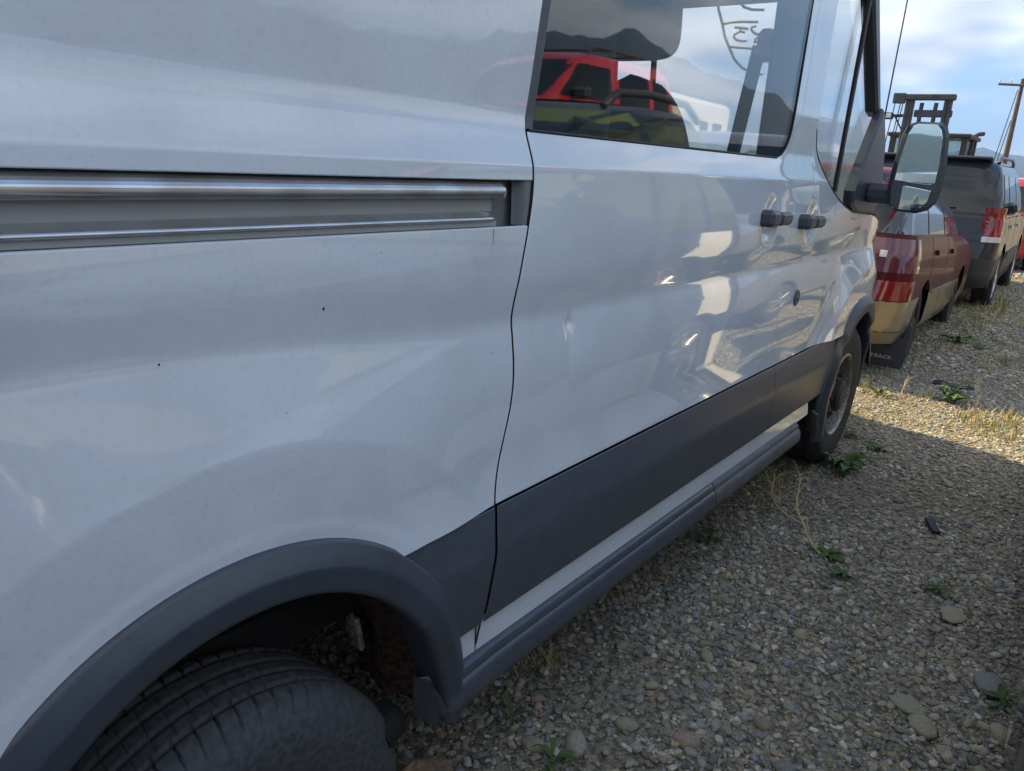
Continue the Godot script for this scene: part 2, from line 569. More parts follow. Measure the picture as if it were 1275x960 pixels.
	mapped(mat("rock_tan", lin(0.30, 0.20, 0.125), 0.9), tex(0.02, 75, [0.0, 0.4, 0.6, 1.0], [Color(0.6, 0.58, 0.55), Color(0.85, 0.83, 0.8), w, w], 512, 5), 5.0, fine, 1.0)

# ------------------------------------------------------------------ sky
func build_sky() -> Sky:
	var w := 1536
	var h := 768
	var data := PackedFloat32Array()
	data.resize(w * h * 3)
	var n1 := noise(0.55, 7, 6)
	var n2 := noise(0.55, 7, 4)
	var n3 := noise(0.20, 19, 3)
	var sun := Vector3(0.08, tan(deg_to_rad(SUN_EL)), -1.0).normalized()
	for j in h:
		var el := PI * 0.5 - PI * (j + 0.5) / h
		var y := sin(el)
		for i in w:
			var a := TAU * (i + 0.5) / w
			var d := Vector3(sin(a) * cos(el), y, -cos(a) * cos(el))
			var c: Vector3
			if y < 0.0:
				c = Vector3(0.19, 0.17, 0.15).lerp(Vector3(0.70, 0.75, 0.82), exp(y * 60.0))
			else:
				c = Vector3(0.46, 0.70, 0.92).lerp(Vector3(0.12, 0.30, 0.74), pow(y, 0.55))
				var p := Vector3(d.x, 0.0, d.z) / (y + 0.16) * 1.15
				p.y = y * 1.2
				var big := n3.get_noise_3dv(p)
				var v := n1.get_noise_3dv(p) + 0.45 * big
				var v2 := n2.get_noise_3dv(p + sun * 0.22) + 0.45 * big
				var cover := smoothstep(-0.34, 0.06, v + 0.10 * exp(-y * 6.0))
				var lit := clampf(0.55 + (v - v2) * 2.2 - maxf(v, 0.0) * 0.55, 0.0, 1.0)
				var cloud := Vector3(0.46, 0.53, 0.64).lerp(Vector3(1.08, 1.10, 1.12), lit)
				c = c.lerp(cloud, cover * 0.95)
				c = c.lerp(Vector3(0.74, 0.80, 0.88), 0.55 * exp(-y * 26.0))
			var k := (j * w + i) * 3
			data[k] = c.x; data[k + 1] = c.y; data[k + 2] = c.z
	var im := Image.create_from_data(w, h, false, Image.FORMAT_RGBF, data.to_byte_array())
	var m := PanoramaSkyMaterial.new()
	m.panorama = ImageTexture.create_from_image(im)
	m.energy_multiplier = SKY_ENERGY
	var s := Sky.new()
	s.sky_material = m
	return s

# ------------------------------------------------------------------ ground
var ground_noise: FastNoiseLite
func gh(x: float, z: float) -> float:
	var y := -0.008 * maxf(0.0, minf(x, 40.0) - 3.7)
	y -= 0.18 * (1.0 - ss(0.35, 1.45, x)) * ss(-6.0, -1.0, x)
	y += 0.92 * ss(2.7, 5.6, z) * (1.0 - ss(30.0, 60.0, z))
	y += 0.012 * ground_noise.get_noise_2d(x * 1.5, z * 1.5) * (1.0 - ss(20.0, 60.0, Vector2(x, z).length()))
	return y

func build_ground() -> MeshInstance3D:
	ground_noise = noise(0.8, 3, 4)
	var mb := MB.new()
	# one sheet to the horizon: fine near the van, coarser outwards
	var xs := []
	var x := -1500.0
	for k in 141: xs.append(-2.0 + k * 0.12)
	for s in [18, 23, 30, 40, 55, 80, 120, 200, 400, 800, 1800, 3500]: xs.append(float(s))
	for s in [-3, -5, -8, -13, -22, -40, -80, -160, -400, -1000, -3500]: xs.push_front(float(s))
	var zs := []
	for k in 71: zs.append(-3.6 + k * 0.12)
	for s in [6, 8, 11, 16, 25, 40, 80, 160, 400, 1000, 3500]: zs.append(float(s))
	for s in [-5, -7, -10, -15, -25, -40, -80, -160, -400, -1000, -3500]: zs.push_front(float(s))
	var p := PackedVector3Array()
	for zz in zs:
		for xx in xs: p.append(Vector3(xx, gh(xx, zz), zz))
	mb.sheet(p, xs.size() - 1, zs.size() - 1, Vector3.UP)
	return structure("ground", mb, M.soil)

const RIDGE := [[-180.0, 3.0], [-140.0, 3.6], [-100.0, 2.4], [-60.0, 2.8], [-30.0, 1.9], [-14.0, 1.7], [-10.0, 1.75], [-7.5, 2.25], [-6.2, 2.15], [-4.0, 1.9], [0.0, 2.0], [8.0, 2.5], [15.7, 3.3], [18.5, 3.8], [19.4, 4.4], [20.5, 4.9], [27.0, 6.6], [28.5, 7.3], [30.3, 8.0], [32.0, 7.5], [35.0, 7.7], [45.0, 7.2], [60.0, 8.0], [80.0, 6.5], [110.0, 6.0], [150.0, 3.4], [180.0, 3.0]]
func build_hills() -> void:
	var mb := MB.new()
	var no := noise(0.09, 77, 5)
	var f := func(u: float, t: float) -> Vector3:
		var a := lerpf(-180.0, 180.0, u)
		var far := 1500.0 + 1600.0 * ss(16.0, 2.0, a) * ss(-80.0, -30.0, a)
		var peak := far * tan(deg_to_rad(cr(RIDGE, a) + 0.22 * no.get_noise_1d(a * 3.0)))
		var r := far * (0.45 + 0.55 * t) if t < 0.8 else far * (0.45 + 0.55 * 0.8 + (t - 0.8) * 2.0)
		var up := peak * pow(sin(minf(t / 0.8, 1.0) * PI * 0.5), 2.0) if t <= 0.8 else peak * (1.0 - 2.0 * (t - 0.8))
		up *= 1.0 + 0.10 * no.get_noise_2d(a * 6.0, t * 40.0) * minf(1.0, (1.0 - absf(t - 0.8)) * 1.0) * (0.0 if absf(t - 0.8) < 0.01 else 1.0)
		up *= (0.45 + 0.55 * 0.8)
		return Vector3(r * cos(deg_to_rad(a)), up - 4.0, r * sin(deg_to_rad(a)))
	mb.grid(720, 20, f, Vector3(-0.2, 1, 0), true)
	structure("hills", mb, M.hill_scrub)

func pebble_mesh(seed_: int) -> ArrayMesh:
	var mb := MB.new()
	mb.blob(Vector3.ZERO, Vector3(0.5, 0.36, 0.42), 9, 6, seed_, 0.34)
	return mb.mesh(M.pebble)

const STONE_TONES := [[0.155, 0.165, 0.18], [0.19, 0.19, 0.18], [0.22, 0.20, 0.15], [0.16, 0.14, 0.11], [0.21, 0.165, 0.14], [0.17, 0.18, 0.14], [0.095, 0.10, 0.105], [0.29, 0.285, 0.26], [0.19, 0.18, 0.15], [0.135, 0.145, 0.15], [0.21, 0.21, 0.19]]
func stone_color() -> Color:
	var t: Array = STONE_TONES[rng.randi() % STONE_TONES.size()]
	var k := rng.randf_range(0.65, 1.2) * 2.2
	return Color(t[0] * k * 1.03, t[1] * k * 1.01, t[2] * k * 0.94)

func stone_xf(x: float, z: float, d: float) -> Transform3D:
	var b := Basis(Vector3.UP, rng.randf() * TAU) * Basis(Vector3(1, 0, 0), rng.randf_range(-0.35, 0.35)) * Basis(Vector3(0, 0, 1), rng.randf_range(-0.35, 0.35))
	b = b * Basis.from_scale(Vector3(d * rng.randf_range(0.85, 1.35), d * rng.randf_range(0.55, 1.0), d * rng.randf_range(0.7, 1.1)))
	return Transform3D(b, Vector3(x, gh(x, z) + d * rng.randf_range(0.02, 0.16), z))

func build_gravel(ground: Node3D) -> void:
	# the 300 largest stones are pieces of the ground, the rest is one mass
	var shapes := []
	for k in 4: shapes.append(pebble_mesh(100 + k))
	var mats_ := []
	for t in STONE_TONES:
		var m: StandardMaterial3D = M.pebble.duplicate()
		m.vertex_color_use_as_albedo = false
		m.albedo_color = lin(t[0] * 1.95, t[1] * 1.95, t[2] * 1.75)
		mats_.append(m)
	# x, z, size, tone, flatness of the stones that stand out
	var known := [[2.06, 0.70, 0.085, 5, 0.4], [2.00, 0.745, 0.080, 8, 0.45], [2.11, 0.905, 0.060, 2, 0.9], [2.65, 0.72, 0.10, 8, 0.30], [1.55, 0.30, 0.065, 4, 0.8], [1.50, 0.16, 0.055, 5, 0.8], [1.36, 0.10, 0.07, 1, 0.9], [3.34, 0.546, 0.05, 6, 0.4], [2.32, 0.86, 0.10, 9, 0.5], [1.74, 0.42, 0.05, 3, 0.9], [1.9, 0.2, 0.045, 2, 0.9], [1.30, 0.02, 0.055, 8, 0.8], [2.2, 0.37, 0.045, 2, 0.9], [1.62, 0.52, 0.05, 9, 0.9]]
	var list := []
	for k in known: list.append([k[0], k[1], k[2], k[3], k[4]])
	while list.size() < 285:
		var x := 1.0 + 3.6 * pow(rng.randf(), 1.35)
		var z := rng.randf_range(-0.12, 0.98)
		list.append([x, z, rng.randf_range(0.022, 0.038), rng.randi() % STONE_TONES.size(), 0.75])
	for k in list:
		var o := MeshInstance3D.new()
		o.name = "stone"
		o.mesh = shapes[rng.randi() % 4]
		o.material_override = mats_[k[3]]
		var t := stone_xf(k[0], k[1], k[2])
		t.basis = Basis(Vector3.UP, rng.randf() * TAU) * Basis.from_scale(Vector3(k[2] * 1.2, k[2] * 1.1 * k[4], k[2]))
		t.origin.y = gh(k[0], k[1]) + k[2] * 0.12
		o.transform = t
		ground.add_child(o, true)
	var root := Node3D.new()
	root.name = numbered("gravel")
	add_child(root)
	tag(root, "loose grey and tan river gravel covering the whole lot", "gravel", "", "stuff")
	var fields := [      # x0, x1, z0, z1, stones per square metre, smallest, largest
		[0.55, 3.4, -0.75, 1.05, 8000, 0.006, 0.027], [3.4, 6.6, -0.9, 1.1, 4600, 0.008, 0.027], [6.6, 14.0, -0.9, 1.3, 1500, 0.018, 0.045],
		[-0.8, 4.5, -2.2, -0.75, 900, 0.014, 0.035], [-1.5, 9.0, 1.05, 3.2, 600, 0.018, 0.04], [4.5, 6.6, -3.0, -0.9, 700, 0.018, 0.04], [14.0, 24.0, -1.5, 2.0, 300, 0.03, 0.07]]
	var per := [[], [], []]
	for f in fields:
		var n := int((f[1] - f[0]) * (f[3] - f[2]) * f[4])
		for k in n:
			var x := rng.randf_range(f[0], f[1])
			var z := rng.randf_range(f[2], f[3])
			var q := rng.randf()
			# patches of finer, dirtier ground
			var thin := ground_noise.get_noise_2d(x * 0.9 + 40.0, z * 0.9)
			if thin > 0.24 and rng.randf() < 0.60: continue
			per[k % 3].append([stone_xf(x, z, lerpf(f[5], f[6], q * q * q)), stone_color()])
	for k in 3:
		var mm := MultiMesh.new()
		mm.transform_format = MultiMesh.TRANSFORM_3D
		mm.use_colors = true
		mm.mesh = shapes[k]
		mm.instance_count = per[k].size()
		for j in per[k].size():
			mm.set_instance_transform(j, per[k][j][0])
			mm.set_instance_color(j, per[k][j][1])
		var o := MultiMeshInstance3D.new()
		o.name = "pebbles"
		o.multimesh = mm
		root.add_child(o, true)
		o.set_meta("kind", "stuff")
const MIRROR := [[0.163, 1.577], [0.249, 1.576], [0.269, 1.559], [0.281, 1.524], [0.291, 1.420], [0.291, 1.329], [0.282, 1.273], [0.259, 1.243], [0.218, 1.227], [0.139, 1.232], [0.111, 1.256], [0.103, 1.312], [0.107, 1.388], [0.121, 1.525], [0.134, 1.564]]
const MIRROR_TOP := [[0.168, 1.568], [0.231, 1.567], [0.248, 1.549], [0.258, 1.517], [0.265, 1.418], [0.263, 1.345], [0.238, 1.340], [0.120, 1.351], [0.123, 1.417], [0.137, 1.531], [0.150, 1.559]]
const MIRROR_LOW := [[0.117, 1.339], [0.265, 1.318], [0.259, 1.274], [0.238, 1.247], [0.198, 1.237], [0.134, 1.242], [0.119, 1.259]]
const MARKS := [[[2.109, -0.618], [2.024, -0.641], [1.990, -0.643], [1.943, -0.640], [1.901, -0.641], [1.864, -0.631], [1.819, -0.618], [1.789, -0.591], [1.776, -0.561]], [[1.943, -0.640], [1.947, -0.600], [1.947, -0.552], [1.942, -0.479]], [[1.865, -0.629], [1.858, -0.557], [1.850, -0.479]], [[1.767, -0.563], [1.763, -0.531], [1.763, -0.498]], [[2.023, -0.540], [2.007, -0.539], [1.993, -0.528], [1.983, -0.496], [1.979, -0.444]], [[1.930, -0.586], [1.926, -0.554], [1.922, -0.527]], [[1.927, -0.557], [1.916, -0.568], [1.911, -0.545]], [[1.915, -0.568], [1.907, -0.594], [1.898, -0.600], [1.888, -0.591], [1.883, -0.568], [1.882, -0.544]], [[1.897, -0.480], [1.907, -0.505], [1.919, -0.515], [1.928, -0.509], [1.929, -0.492]], [[1.897, -0.480], [1.888, -0.502], [1.874, -0.511], [1.877, -0.497]]]

# ------------------------------------------------------------------ the van
func loop_patch(called: String, m: Material, x0: Callable, x1: Callable, y0: Callable, y1: Callable, nu: int, nv: int, sf: Callable, fl := "", label := "") -> MeshInstance3D:
	var mb := MB.new()
	vpatch(mb, x0, x1, y0, y1, nu, nv, sf, fl)
	return vp(called, mb, m, label)

func wheel(parent: Node3D, off: Vector3, hub: Vector3, r: float, width: float, out: float, style: String, tyre_m: Material, rim_m: Material, fine := false) -> void:
	# hub is the middle of the outer face; out = +1 when that face looks along +z
	var tread := []
	var hw := width
	var rr := r * 0.565 if style == "van" else r * 0.64
	# cross-section from outer bead over the tread to the inner bead: [radius, depth inward]
	var sec := [[rr, 0.016], [rr + 0.010, 0.004], [rr + 0.022, 0.001], [lerpf(rr, r, 0.35), -0.004], [lerpf(rr, r, 0.55), -0.008], [lerpf(rr, r, 0.75), -0.004], [r - 0.030, 0.004], [r - 0.016, 0.012], [r - 0.006, 0.022], [r - 0.002, 0.034]]
	for g in 4:
		var z0 := 0.034 + (hw - 0.068) * (g + 0.5) / 4.0
		sec.append_array([[r, z0 - 0.012], [r, z0 - 0.0045], [r - 0.0055, z0 - 0.003], [r - 0.0055, z0 + 0.003], [r, z0 + 0.0045], [r, z0 + 0.012]])
	sec.append_array([[r - 0.002, hw - 0.034], [r - 0.006, hw - 0.022], [r - 0.016, hw - 0.012], [r - 0.05, hw - 0.002], [rr, hw - 0.014]])
	var nseg := 1056 if fine else 72
	var ns: int = sec.size() - 1
	var f := func(u: float, t: float) -> Vector3:
		var s: Array = sec[roundi(t * ns)]
		var a := u * TAU
		var rad: float = s[0]
		if fine and rad > r - 0.017:      # sipes cut across the shoulder and the ribs
			var dep: float = s[1]
			var ph := fposmod(u * 66.0 + dep * 6.0, 1.0)
			if absf(ph - 0.5) < 0.05 and (dep < 0.062 or dep > hw - 0.060): rad -= 0.0070
			elif absf(ph - 0.15) < 0.03 and dep > 0.06 and dep < hw - 0.06: rad -= 0.0025
		return hub + off + Vector3(rad * cos(a), rad * sin(a), -out * float(s[1]))
	var mb := MB.new()
	mb.grid(nseg, ns, f, Vector3(-1, 0, 0) if ns % 2 == 0 or true else Vector3.ZERO, true)
	part(parent, "tyre", mb, tyre_m)
	var t := Transform3D(Basis(Vector3(1, 0, 0), Vector3(0, 0, out), Vector3(0, -out, 0)), hub + off)
	var rim := MB.new()
	var ra := rr + 0.004
	if style == "van":
		rim.lathe([Vector2(ra, -0.016), Vector2(ra + 0.004, -0.004), Vector2(ra - 0.006, 0.0), Vector2(ra - 0.014, -0.012), Vector2(ra - 0.018, -0.06), Vector2(ra - 0.05, -0.085), Vector2(ra - 0.075, -0.055), Vector2(0.085, -0.04), Vector2(0.075, -0.02)], t, 64)
		part(parent, "rim", rim, rim_m)
		var hubm := MB.new()
		hubm.lathe([Vector2(0.0762, -0.03), Vector2(0.074, 0.004), Vector2(0.055, 0.014), Vector2(0.03, 0.016), Vector2(0.0001, 0.016)], t, 40)
		for k in 6:
			var a := TAU * k / 6.0
			hubm.lathe([Vector2(0.012, -0.04), Vector2(0.012, -0.012), Vector2(0.008, -0.008), Vector2(0.0001, -0.008)], t * Transform3D(Basis(), Vector3(0.098 * cos(a), 0, 0.098 * sin(a))), 6)
		for k in 8:      # hand holes in the disc
			var a := TAU * (k + 0.5) / 8.0
			hubm.lathe([Vector2(0.020, -0.075), Vector2(0.020, -0.045), Vector2(0.0001, -0.0455)], t * Transform3D(Basis(), Vector3(0.135 * cos(a), 0, 0.135 * sin(a))), 12)
		part(parent, "hub", hubm, M.hub_dark)
	else:
		rim.lathe([Vector2(ra, -0.016), Vector2(ra + 0.003, -0.003), Vector2(ra - 0.010, -0.002), Vector2(ra - 0.018, -0.03), Vector2(ra - 0.03, -0.10), Vector2(0.05, -0.10)], t, 40)
		for k in 5:
			var a := TAU * k / 5.0
			var dir := Vector3(cos(a), 0, sin(a))
			rim.rbox(Vector3(0.055, 0.03, ra - 0.03), t * Transform3D(Basis(Vector3(-sin(a), 0, cos(a)), Vector3.UP, dir).orthonormalized(), dir * (ra * 0.5) + Vector3(0, -0.02, 0)), 0.008)
		rim.lathe([Vector2(0.055, -0.06), Vector2(0.052, 0.0), Vector2(0.0001, 0.006)], t, 24)
		part(parent, "rim", rim, rim_m)

func arch_strip(mb: MB, c: Vector2, rin: float, rout: float, a0: float, a1: float, zf: Callable) -> void:
	var prof := [[rout + 0.001, -0.014], [rout + 0.001, 0.002], [rout - 0.002, 0.0065], [rout - 0.006, 0.0085], [rout - 0.020, 0.0165], [rout - 0.034, 0.0235], [rout - 0.040, 0.0250], [rin + 0.012, 0.0225], [rin + 0.004, 0.020], [rin, 0.012], [rin - 0.002, -0.004], [rin + 0.004, -0.06]]
	var np := prof.size() - 1
	var f := func(u: float, t: float) -> Vector3:
		var k: Array = prof[roundi(t * np)]
		var a := deg_to_rad(lerpf(a0, a1, u))
		var e := Vector2(c.x + rout * cos(a), c.y + rout * sin(a))
		var z: float = zf.call(e.x, maxf(e.y, 0.46))
		var rk: float = rout - (rout - float(k[0])) * (1.0 - 0.22 * ss(24.0, -6.0, rad_to_deg(a)))
		var p := Vector2(c.x + rk * cos(a), c.y + rk * sin(a))
		return Vector3(p.x, p.y, z + float(k[1]) + taper(p.x) - taper(e.x))
	mb.grid(140, np, f, Vector3(0, 0, 1))

func build_van() -> void:
	van = thing("panel_van", "large white crew van with dented sliding door and grey lower cladding", "van", VAN_AT)
	var P: Material = M.white_paint
	edges = MB.new()
	var top := func(x: float) -> float: return 2.46
	var gapq := func(y: float) -> float: return cr(GAP, y) - 0.0042
	var gapd := func(y: float) -> float: return cr(GAP, y) + 0.0042
	var rear := cst(-0.69)
	var qb := func(x: float) -> float: return maxf(0.697, arch_y(ARCH, R_OUT - 0.003, x))
	# --- behind the sliding door: three pieces of side panel round the rail channel
	var q := MB.new()
	vpatch(q, rear, gapq, qb, cst(1.2265), 150, 90, S, "rTb")
	vpatch(q, rear, gapq, cst(1.3095), cst(1.393), 90, 24, S, "rB")
	vpatch(q, rear, gapq, cst(1.393), top, 60, 50, S, "r")
	vp("rear_side_panel", q, P)
	var small := MB.new()
	vpatch(small, func(y: float) -> float: return ARCH.x + sqrt(pow(R_OUT - 0.004, 2.0) - pow(y - ARCH.y, 2.0)), func(y: float) -> float: return cr(GAPC, y) - 0.003, cst(0.392), cst(0.456), 16, 8, func(x: float, y: float) -> float: return lerpf(0.020, 0.011, (y - 0.392) / 0.064), "rt")
	vp("sill_panel", small, P)
	# --- the sliding door
	var d := MB.new()
	vpatch(d, gapd, cst(BG - 0.0022), cst(0.697), cst(1.392), 190, 150, S, "lrb")
	# window post at its front: the glass edge runs up with a round lower corner
	var post := func(y: float) -> float:
		return 2.622 + 0.006 * (y - 1.4) - (0.12 - sqrt(maxf(0.0, 0.0144 - pow(maxf(0.0, 1.512 - y), 2.0))))
	vpatch(d, post, cst(BG - 0.0022), cst(1.392), cst(2.02), 12, 60, S, "lr")
	vpatch(d, gapd, cst(BG - 0.0022), cst(2.02), top, 40, 20, S, "lrb")
	vp("sliding_door", d, P, "dented white sliding door with a large window")
	loop_patch("sill_panel", P, func(y: float) -> float: return cr(GAPC, y) + 0.003, cst(3.22), cst(0.392), cst(0.456), 60, 8, func(x: float, y: float) -> float: return lerpf(0.020, 0.011, (y - 0.392) / 0.064) + taper(x), "lt")
	# --- front door: its lower edge of glass falls towards the mirror
	var fw := [[2.70, 1.56], [2.868, 1.50], [2.885, 1.455], [2.927, 1.414], [3.024, 1.336], [3.217, 1.262], [3.391, 1.223], [3.582, 1.207], [3.735, 1.200], [3.9, 1.195]]
	var fd := MB.new()
	var fb := func(x: float) -> float: return maxf(0.697, arch_y(FARCH, R_OUT - 0.003, x))
	vpatch(fd, cst(BG + 0.0022), cst(FG - 0.0018), fb, func(x: float) -> float: return 1.50 if x < 2.868 else cr(fw, x), 110, 110, S, "lrbt")
	vpatch(fd, cst(BG + 0.0022), func(y: float) -> float: return 2.868 - 0.010 * (y - 1.5), cst(1.50), cst(2.05), 10, 30, S, "lr")
	vpatch(fd, cst(BG + 0.0022), func(y: float) -> float: return 3.28 - (y - 1.97) * 1.05, cst(2.05), top, 16, 16, S, "lb")
	vp("front_door", fd, P)
	# --- wing and nose
	var hood := func(x: float) -> float: return 1.195 - 0.10 * ss(3.735, 4.35, x) - 0.30 * pow(maxf(0.0, x - 4.2) / 0.64, 1.5)
	var wing := MB.new()
	vpatch(wing, cst(FG + 0.0018), cst(4.34), func(x: float) -> float: return maxf(0.42, arch_y(FARCH, R_OUT - 0.003, x)), hood, 70, 50, S, "lbt")
	vp("front_wing", wing, P)
	var nose := MB.new()
	nose.grid(60, 24, func(u: float, t: float) -> Vector3:
		var y := lerpf(0.30, 0.98, t)
		var zn := lerpf(-1.0, 1.0, u)
		var k := pow(absf(zn), 3.0)
		var zs: float = S(4.34, 0.8)
		return Vector3(4.84 - 0.50 * k - 0.10 * t * t, y, -1.0 + zn * (1.0 + zs)), Vector3(1, 0, 0))
	vp("front_bumper", nose, M.black_plastic)
	var bonnet := MB.new()
	bonnet.grid(24, 20, func(u: float, t: float) -> Vector3:
		var zn := lerpf(-1.0, 1.0, u)
		var x := lerpf(3.80, 4.74 - 0.50 * pow(absf(zn), 3.0), t)
		var y: float = hood.call(minf(x, 4.74)) + 0.05 * (1.0 - zn * zn) + 0.02
		return Vector3(x, y, -1.0 + zn * (0.99 + taper(x))), Vector3.UP)
	vp("bonnet", bonnet, P)
	# --- the far side, roof, floor, ends
	var farside := MB.new()
	vpatch(farside, rear, cst(FG), cst(0.40), cst(1.392), 60, 20, B, "", true)
	vpatch(farside, rear, cst(1.16), cst(1.392), top, 20, 20, S, "", true)
	vpatch(farside, cst(1.16), cst(2.86), cst(1.392), top, 20, 20, S, "", true)
	vpatch(farside, cst(2.86), func(y: float) -> float: return 3.28 - (y - 1.97) * 1.05, cst(1.98), top, 10, 12, S, "", true)
	vpatch(farside, cst(FG), cst(4.34), cst(0.42), hood, 30, 16, B, "", true)
	farside.box(Vector3(2.63, 1.38, -1.99), Vector3(2.9, 2.05, -1.90), 0.01)
	vp("far_side_panel", farside, P)
	var roof := MB.new()
	var ze: float = S(1.0, 2.46)
	roof.grid(20, 12, func(u: float, t: float) -> Vector3:
		var zn := lerpf(-1.0, 1.0, t)
		var x := lerpf(-0.69, 2.78, u)
		return Vector3(x, 2.46 + 0.05 * (1.0 - zn * zn), -1.0 + zn * (1.0 + ze)), Vector3.UP)
	roof.grid(10, 12, func(u: float, t: float) -> Vector3:      # the brow above the windscreen
		var zn := lerpf(-1.0, 1.0, t)
		return Vector3(lerpf(2.78, 3.30, u), lerpf(2.46 + 0.05 * (1.0 - zn * zn), 2.0, u * u), -1.0 + zn * (1.0 + ze)), Vector3.UP)
	vp("roof", roof, P)
	var backp := MB.new()
	backp.box(Vector3(-0.71, 0.45, -1.98), Vector3(-0.685, 2.48, -0.02), 0.01)
	vp("rear_doors", backp, P)
	var under := MB.new()
	under.box(Vector3(1.02, 0.42, -1.95), Vector3(3.3, 0.50, -0.03), 0.005)
	under.box(Vector3(-0.68, 0.80, -1.95), Vector3(1.02, 0.86, -0.05), 0.005)
	under.box(Vector3(3.3, 0.42, -1.55), Vector3(4.7, 0.9, -0.42), 0.005)
	under.box(Vector3(-0.68, 0.42, -1.95), Vector3(0.02, 0.80, -0.04), 0.005)
	for z in [-0.33, -1.67]:
		under.box(Vector3(-0.6, 0.365, z - 0.04), Vector3(1.25, 0.465, z + 0.04), 0.006)
	under.tube([Vector3(0.53, 0.20, -0.2), Vector3(0.53, 0.20, -1.8)], 0.055, -1, 12)
	under.blob(Vector3(0.53, 0.22, -1.0), Vector3(0.17, 0.17, 0.15))
	for z in [-0.42, -1.58]:      # leaf springs
		under.tube([Vector3(-0.2, 0.44, z), Vector3(0.15, 0.32, z), Vector3(0.53, 0.27, z), Vector3(0.72, 0.31, z)], 0.028)
	under.tube([Vector3(1.2, 0.36, -0.95), Vector3(0.7, 0.40, -0.8), Vector3(0.0, 0.40, -0.7)], 0.035)
	vp("underbody", under, M.inner_metal)
	vp("edge_sealer", edges, M.seal)
	edges = null
	# black seam backing behind the shut lines
	var seam := MB.new()
	for g in [[GAP, 0.70, 1.393], [GAPC, 0.38, 0.70]]:
		var pts := []
		seam.grid(1, 40, func(u: float, t: float) -> Vector3:
			var y := lerpf(g[1], g[2], t)
			return Vector3(cr(g[0], y) + lerpf(-0.0035, 0.0035, u), y, B(cr(g[0], y), y) - 0.0045), Vector3(0, 0, 1))
	for gx in [BG, FG]:
		seam.grid(1, 40, func(u: float, t: float) -> Vector3:
			var y := lerpf(0.69 if gx < 3.0 else 0.8, 2.2 if gx < 3.0 else 1.2, t)
			return Vector3(gx + lerpf(-0.0028, 0.0028, u), y, S(gx, y) - 0.0040), Vector3(0, 0, 1))
	seam.box(Vector3(1.05, 0.39, -0.08), Vector3(3.25, 0.69, -0.012), 0.002)
	vp("door_seal", seam, M.seal)
	# --- rail channel
	var ch := MB.new()
	ch.box(Vector3(-0.69, 1.18, -0.060), Vector3(1.165, 1.36, -0.040), 0.002)
	ch.box(Vector3(-0.69, 1.3125, -0.058), Vector3(1.150, 1.330, -0.022), 0.001)
	ch.box(Vector3(-0.69, 1.205, -0.058), Vector3(1.150, 1.2235, -0.022), 0.001)
	vpatch(ch, cst(1.148), func(y: float) -> float: return cr(GAP, y) - 0.004, cst(1.2285), cst(1.3090), 6, 8, func(x: float, y: float) -> float: return S(x, y) - 0.004 - 0.02 * ss(1.162, 1.148, x), "lr")
	vp("rail_channel", ch, M.channel_grey)
	var rail_end := func(x: float, x1: float, r: float) -> float:
		return 1.0 - sqrt(maxf(0.0, 1.0 - pow(maxf(0.0, x - x1 + r) / r, 2.0)))
	var bars := [["upper_rail", 1.117, [[1.3088, -0.052], [1.3080, -0.016], [1.2960, -0.0010], [1.2940, 0.0010], [1.2915, 0.0020], [1.2885, 0.0022], [1.2790, 0.0016], [1.2775, -0.002], [1.277, -0.052]], 0.05, 0.03], ["lower_rail", 1.113, [[1.2545, -0.052], [1.2540, -0.020], [1.2530, -0.018], [1.2480, -0.008], [1.2465, -0.002], [1.2445, 0.0006], [1.2420, 0.0012], [1.2400, 0.0002], [1.2390, -0.004], [1.2380, -0.0065], [1.2300, -0.0070], [1.2288, -0.050]], 0.055, 0.075]]
	for bdef in bars:
		var sec: Array = bdef[2]
		var n: int = sec.size() - 1
		var mb := MB.new()
		mb.grid(90, n, func(u: float, t: float) -> Vector3:
			var k: Array = sec[roundi(t * n)]
			var x := lerpf(-0.69, bdef[1], 1.0 - pow(1.0 - u, 2.2))
			var e: float = rail_end.call(x, bdef[1], bdef[4])
			var ym: float = (float(sec[0][0]) + float(sec[n][0])) * 0.5
			return Vector3(x, lerpf(k[0], ym, e * 0.35), lerpf(k[1], -0.052, e)), Vector3(0, 0, 1))
		vp(bdef[0], mb, M.rail_metal)
	var web := MB.new()
	web.box(Vector3(-0.69, 1.252, -0.056), Vector3(1.085, 1.278, -0.022), 0.002)
	vp("rail_web", web, M.rail_web)
	var lip := MB.new()
	lip.box(Vector3(-0.69, 1.2290, -0.03), Vector3(1.080, 1.2384, -0.0062), 0.0012)
	vp("rail_lip", lip, M.rail_web)
	var rust := MB.new()
	vpatch(rust, func(y: float) -> float: return 1.0640 - 0.0012 * ss(1.20, 1.226, y), func(y: float) -> float: return 1.0655 + 0.0022 * ss(1.195, 1.226, y), cst(1.196), cst(1.2255), 3, 8, func(x: float, y: float) -> float: return S(x, y) + 0.0004)
	vp("rust_stain", rust, M.rust_run)
	# --- lower cladding, arches, rocker
	var arch_r := func(y: float) -> float: return ARCH.x + sqrt(R_OUT * R_OUT - pow(y - ARCH.y, 2.0)) + 0.002
	loop_patch("cladding", M.cladding_plastic, arch_r, func(y: float) -> float: return cr(GAPC, y) - 0.0055, cst(0.458), cst(0.692), 20, 40, C, "rtb")
	loop_patch("cladding", M.cladding_plastic, func(y: float) -> float: return cr(GAPC, y) + 0.0055, cst(BG - 0.002), cst(0.458), cst(0.692), 90, 40, C, "lrtb")
	loop_patch("cladding", M.cladding_plastic, cst(BG + 0.002), func(y: float) -> float: return FARCH.x - sqrt(R_OUT * R_OUT - pow(y - FARCH.y, 2.0)) - 0.002, cst(0.458), cst(0.692), 40, 40, C, "lrtb")
	var ar := MB.new()
	arch_strip(ar, ARCH, R_IN, R_OUT, -4.5, 196.0, B)
	vp("wheel_arch_trim", ar, M.black_plastic)
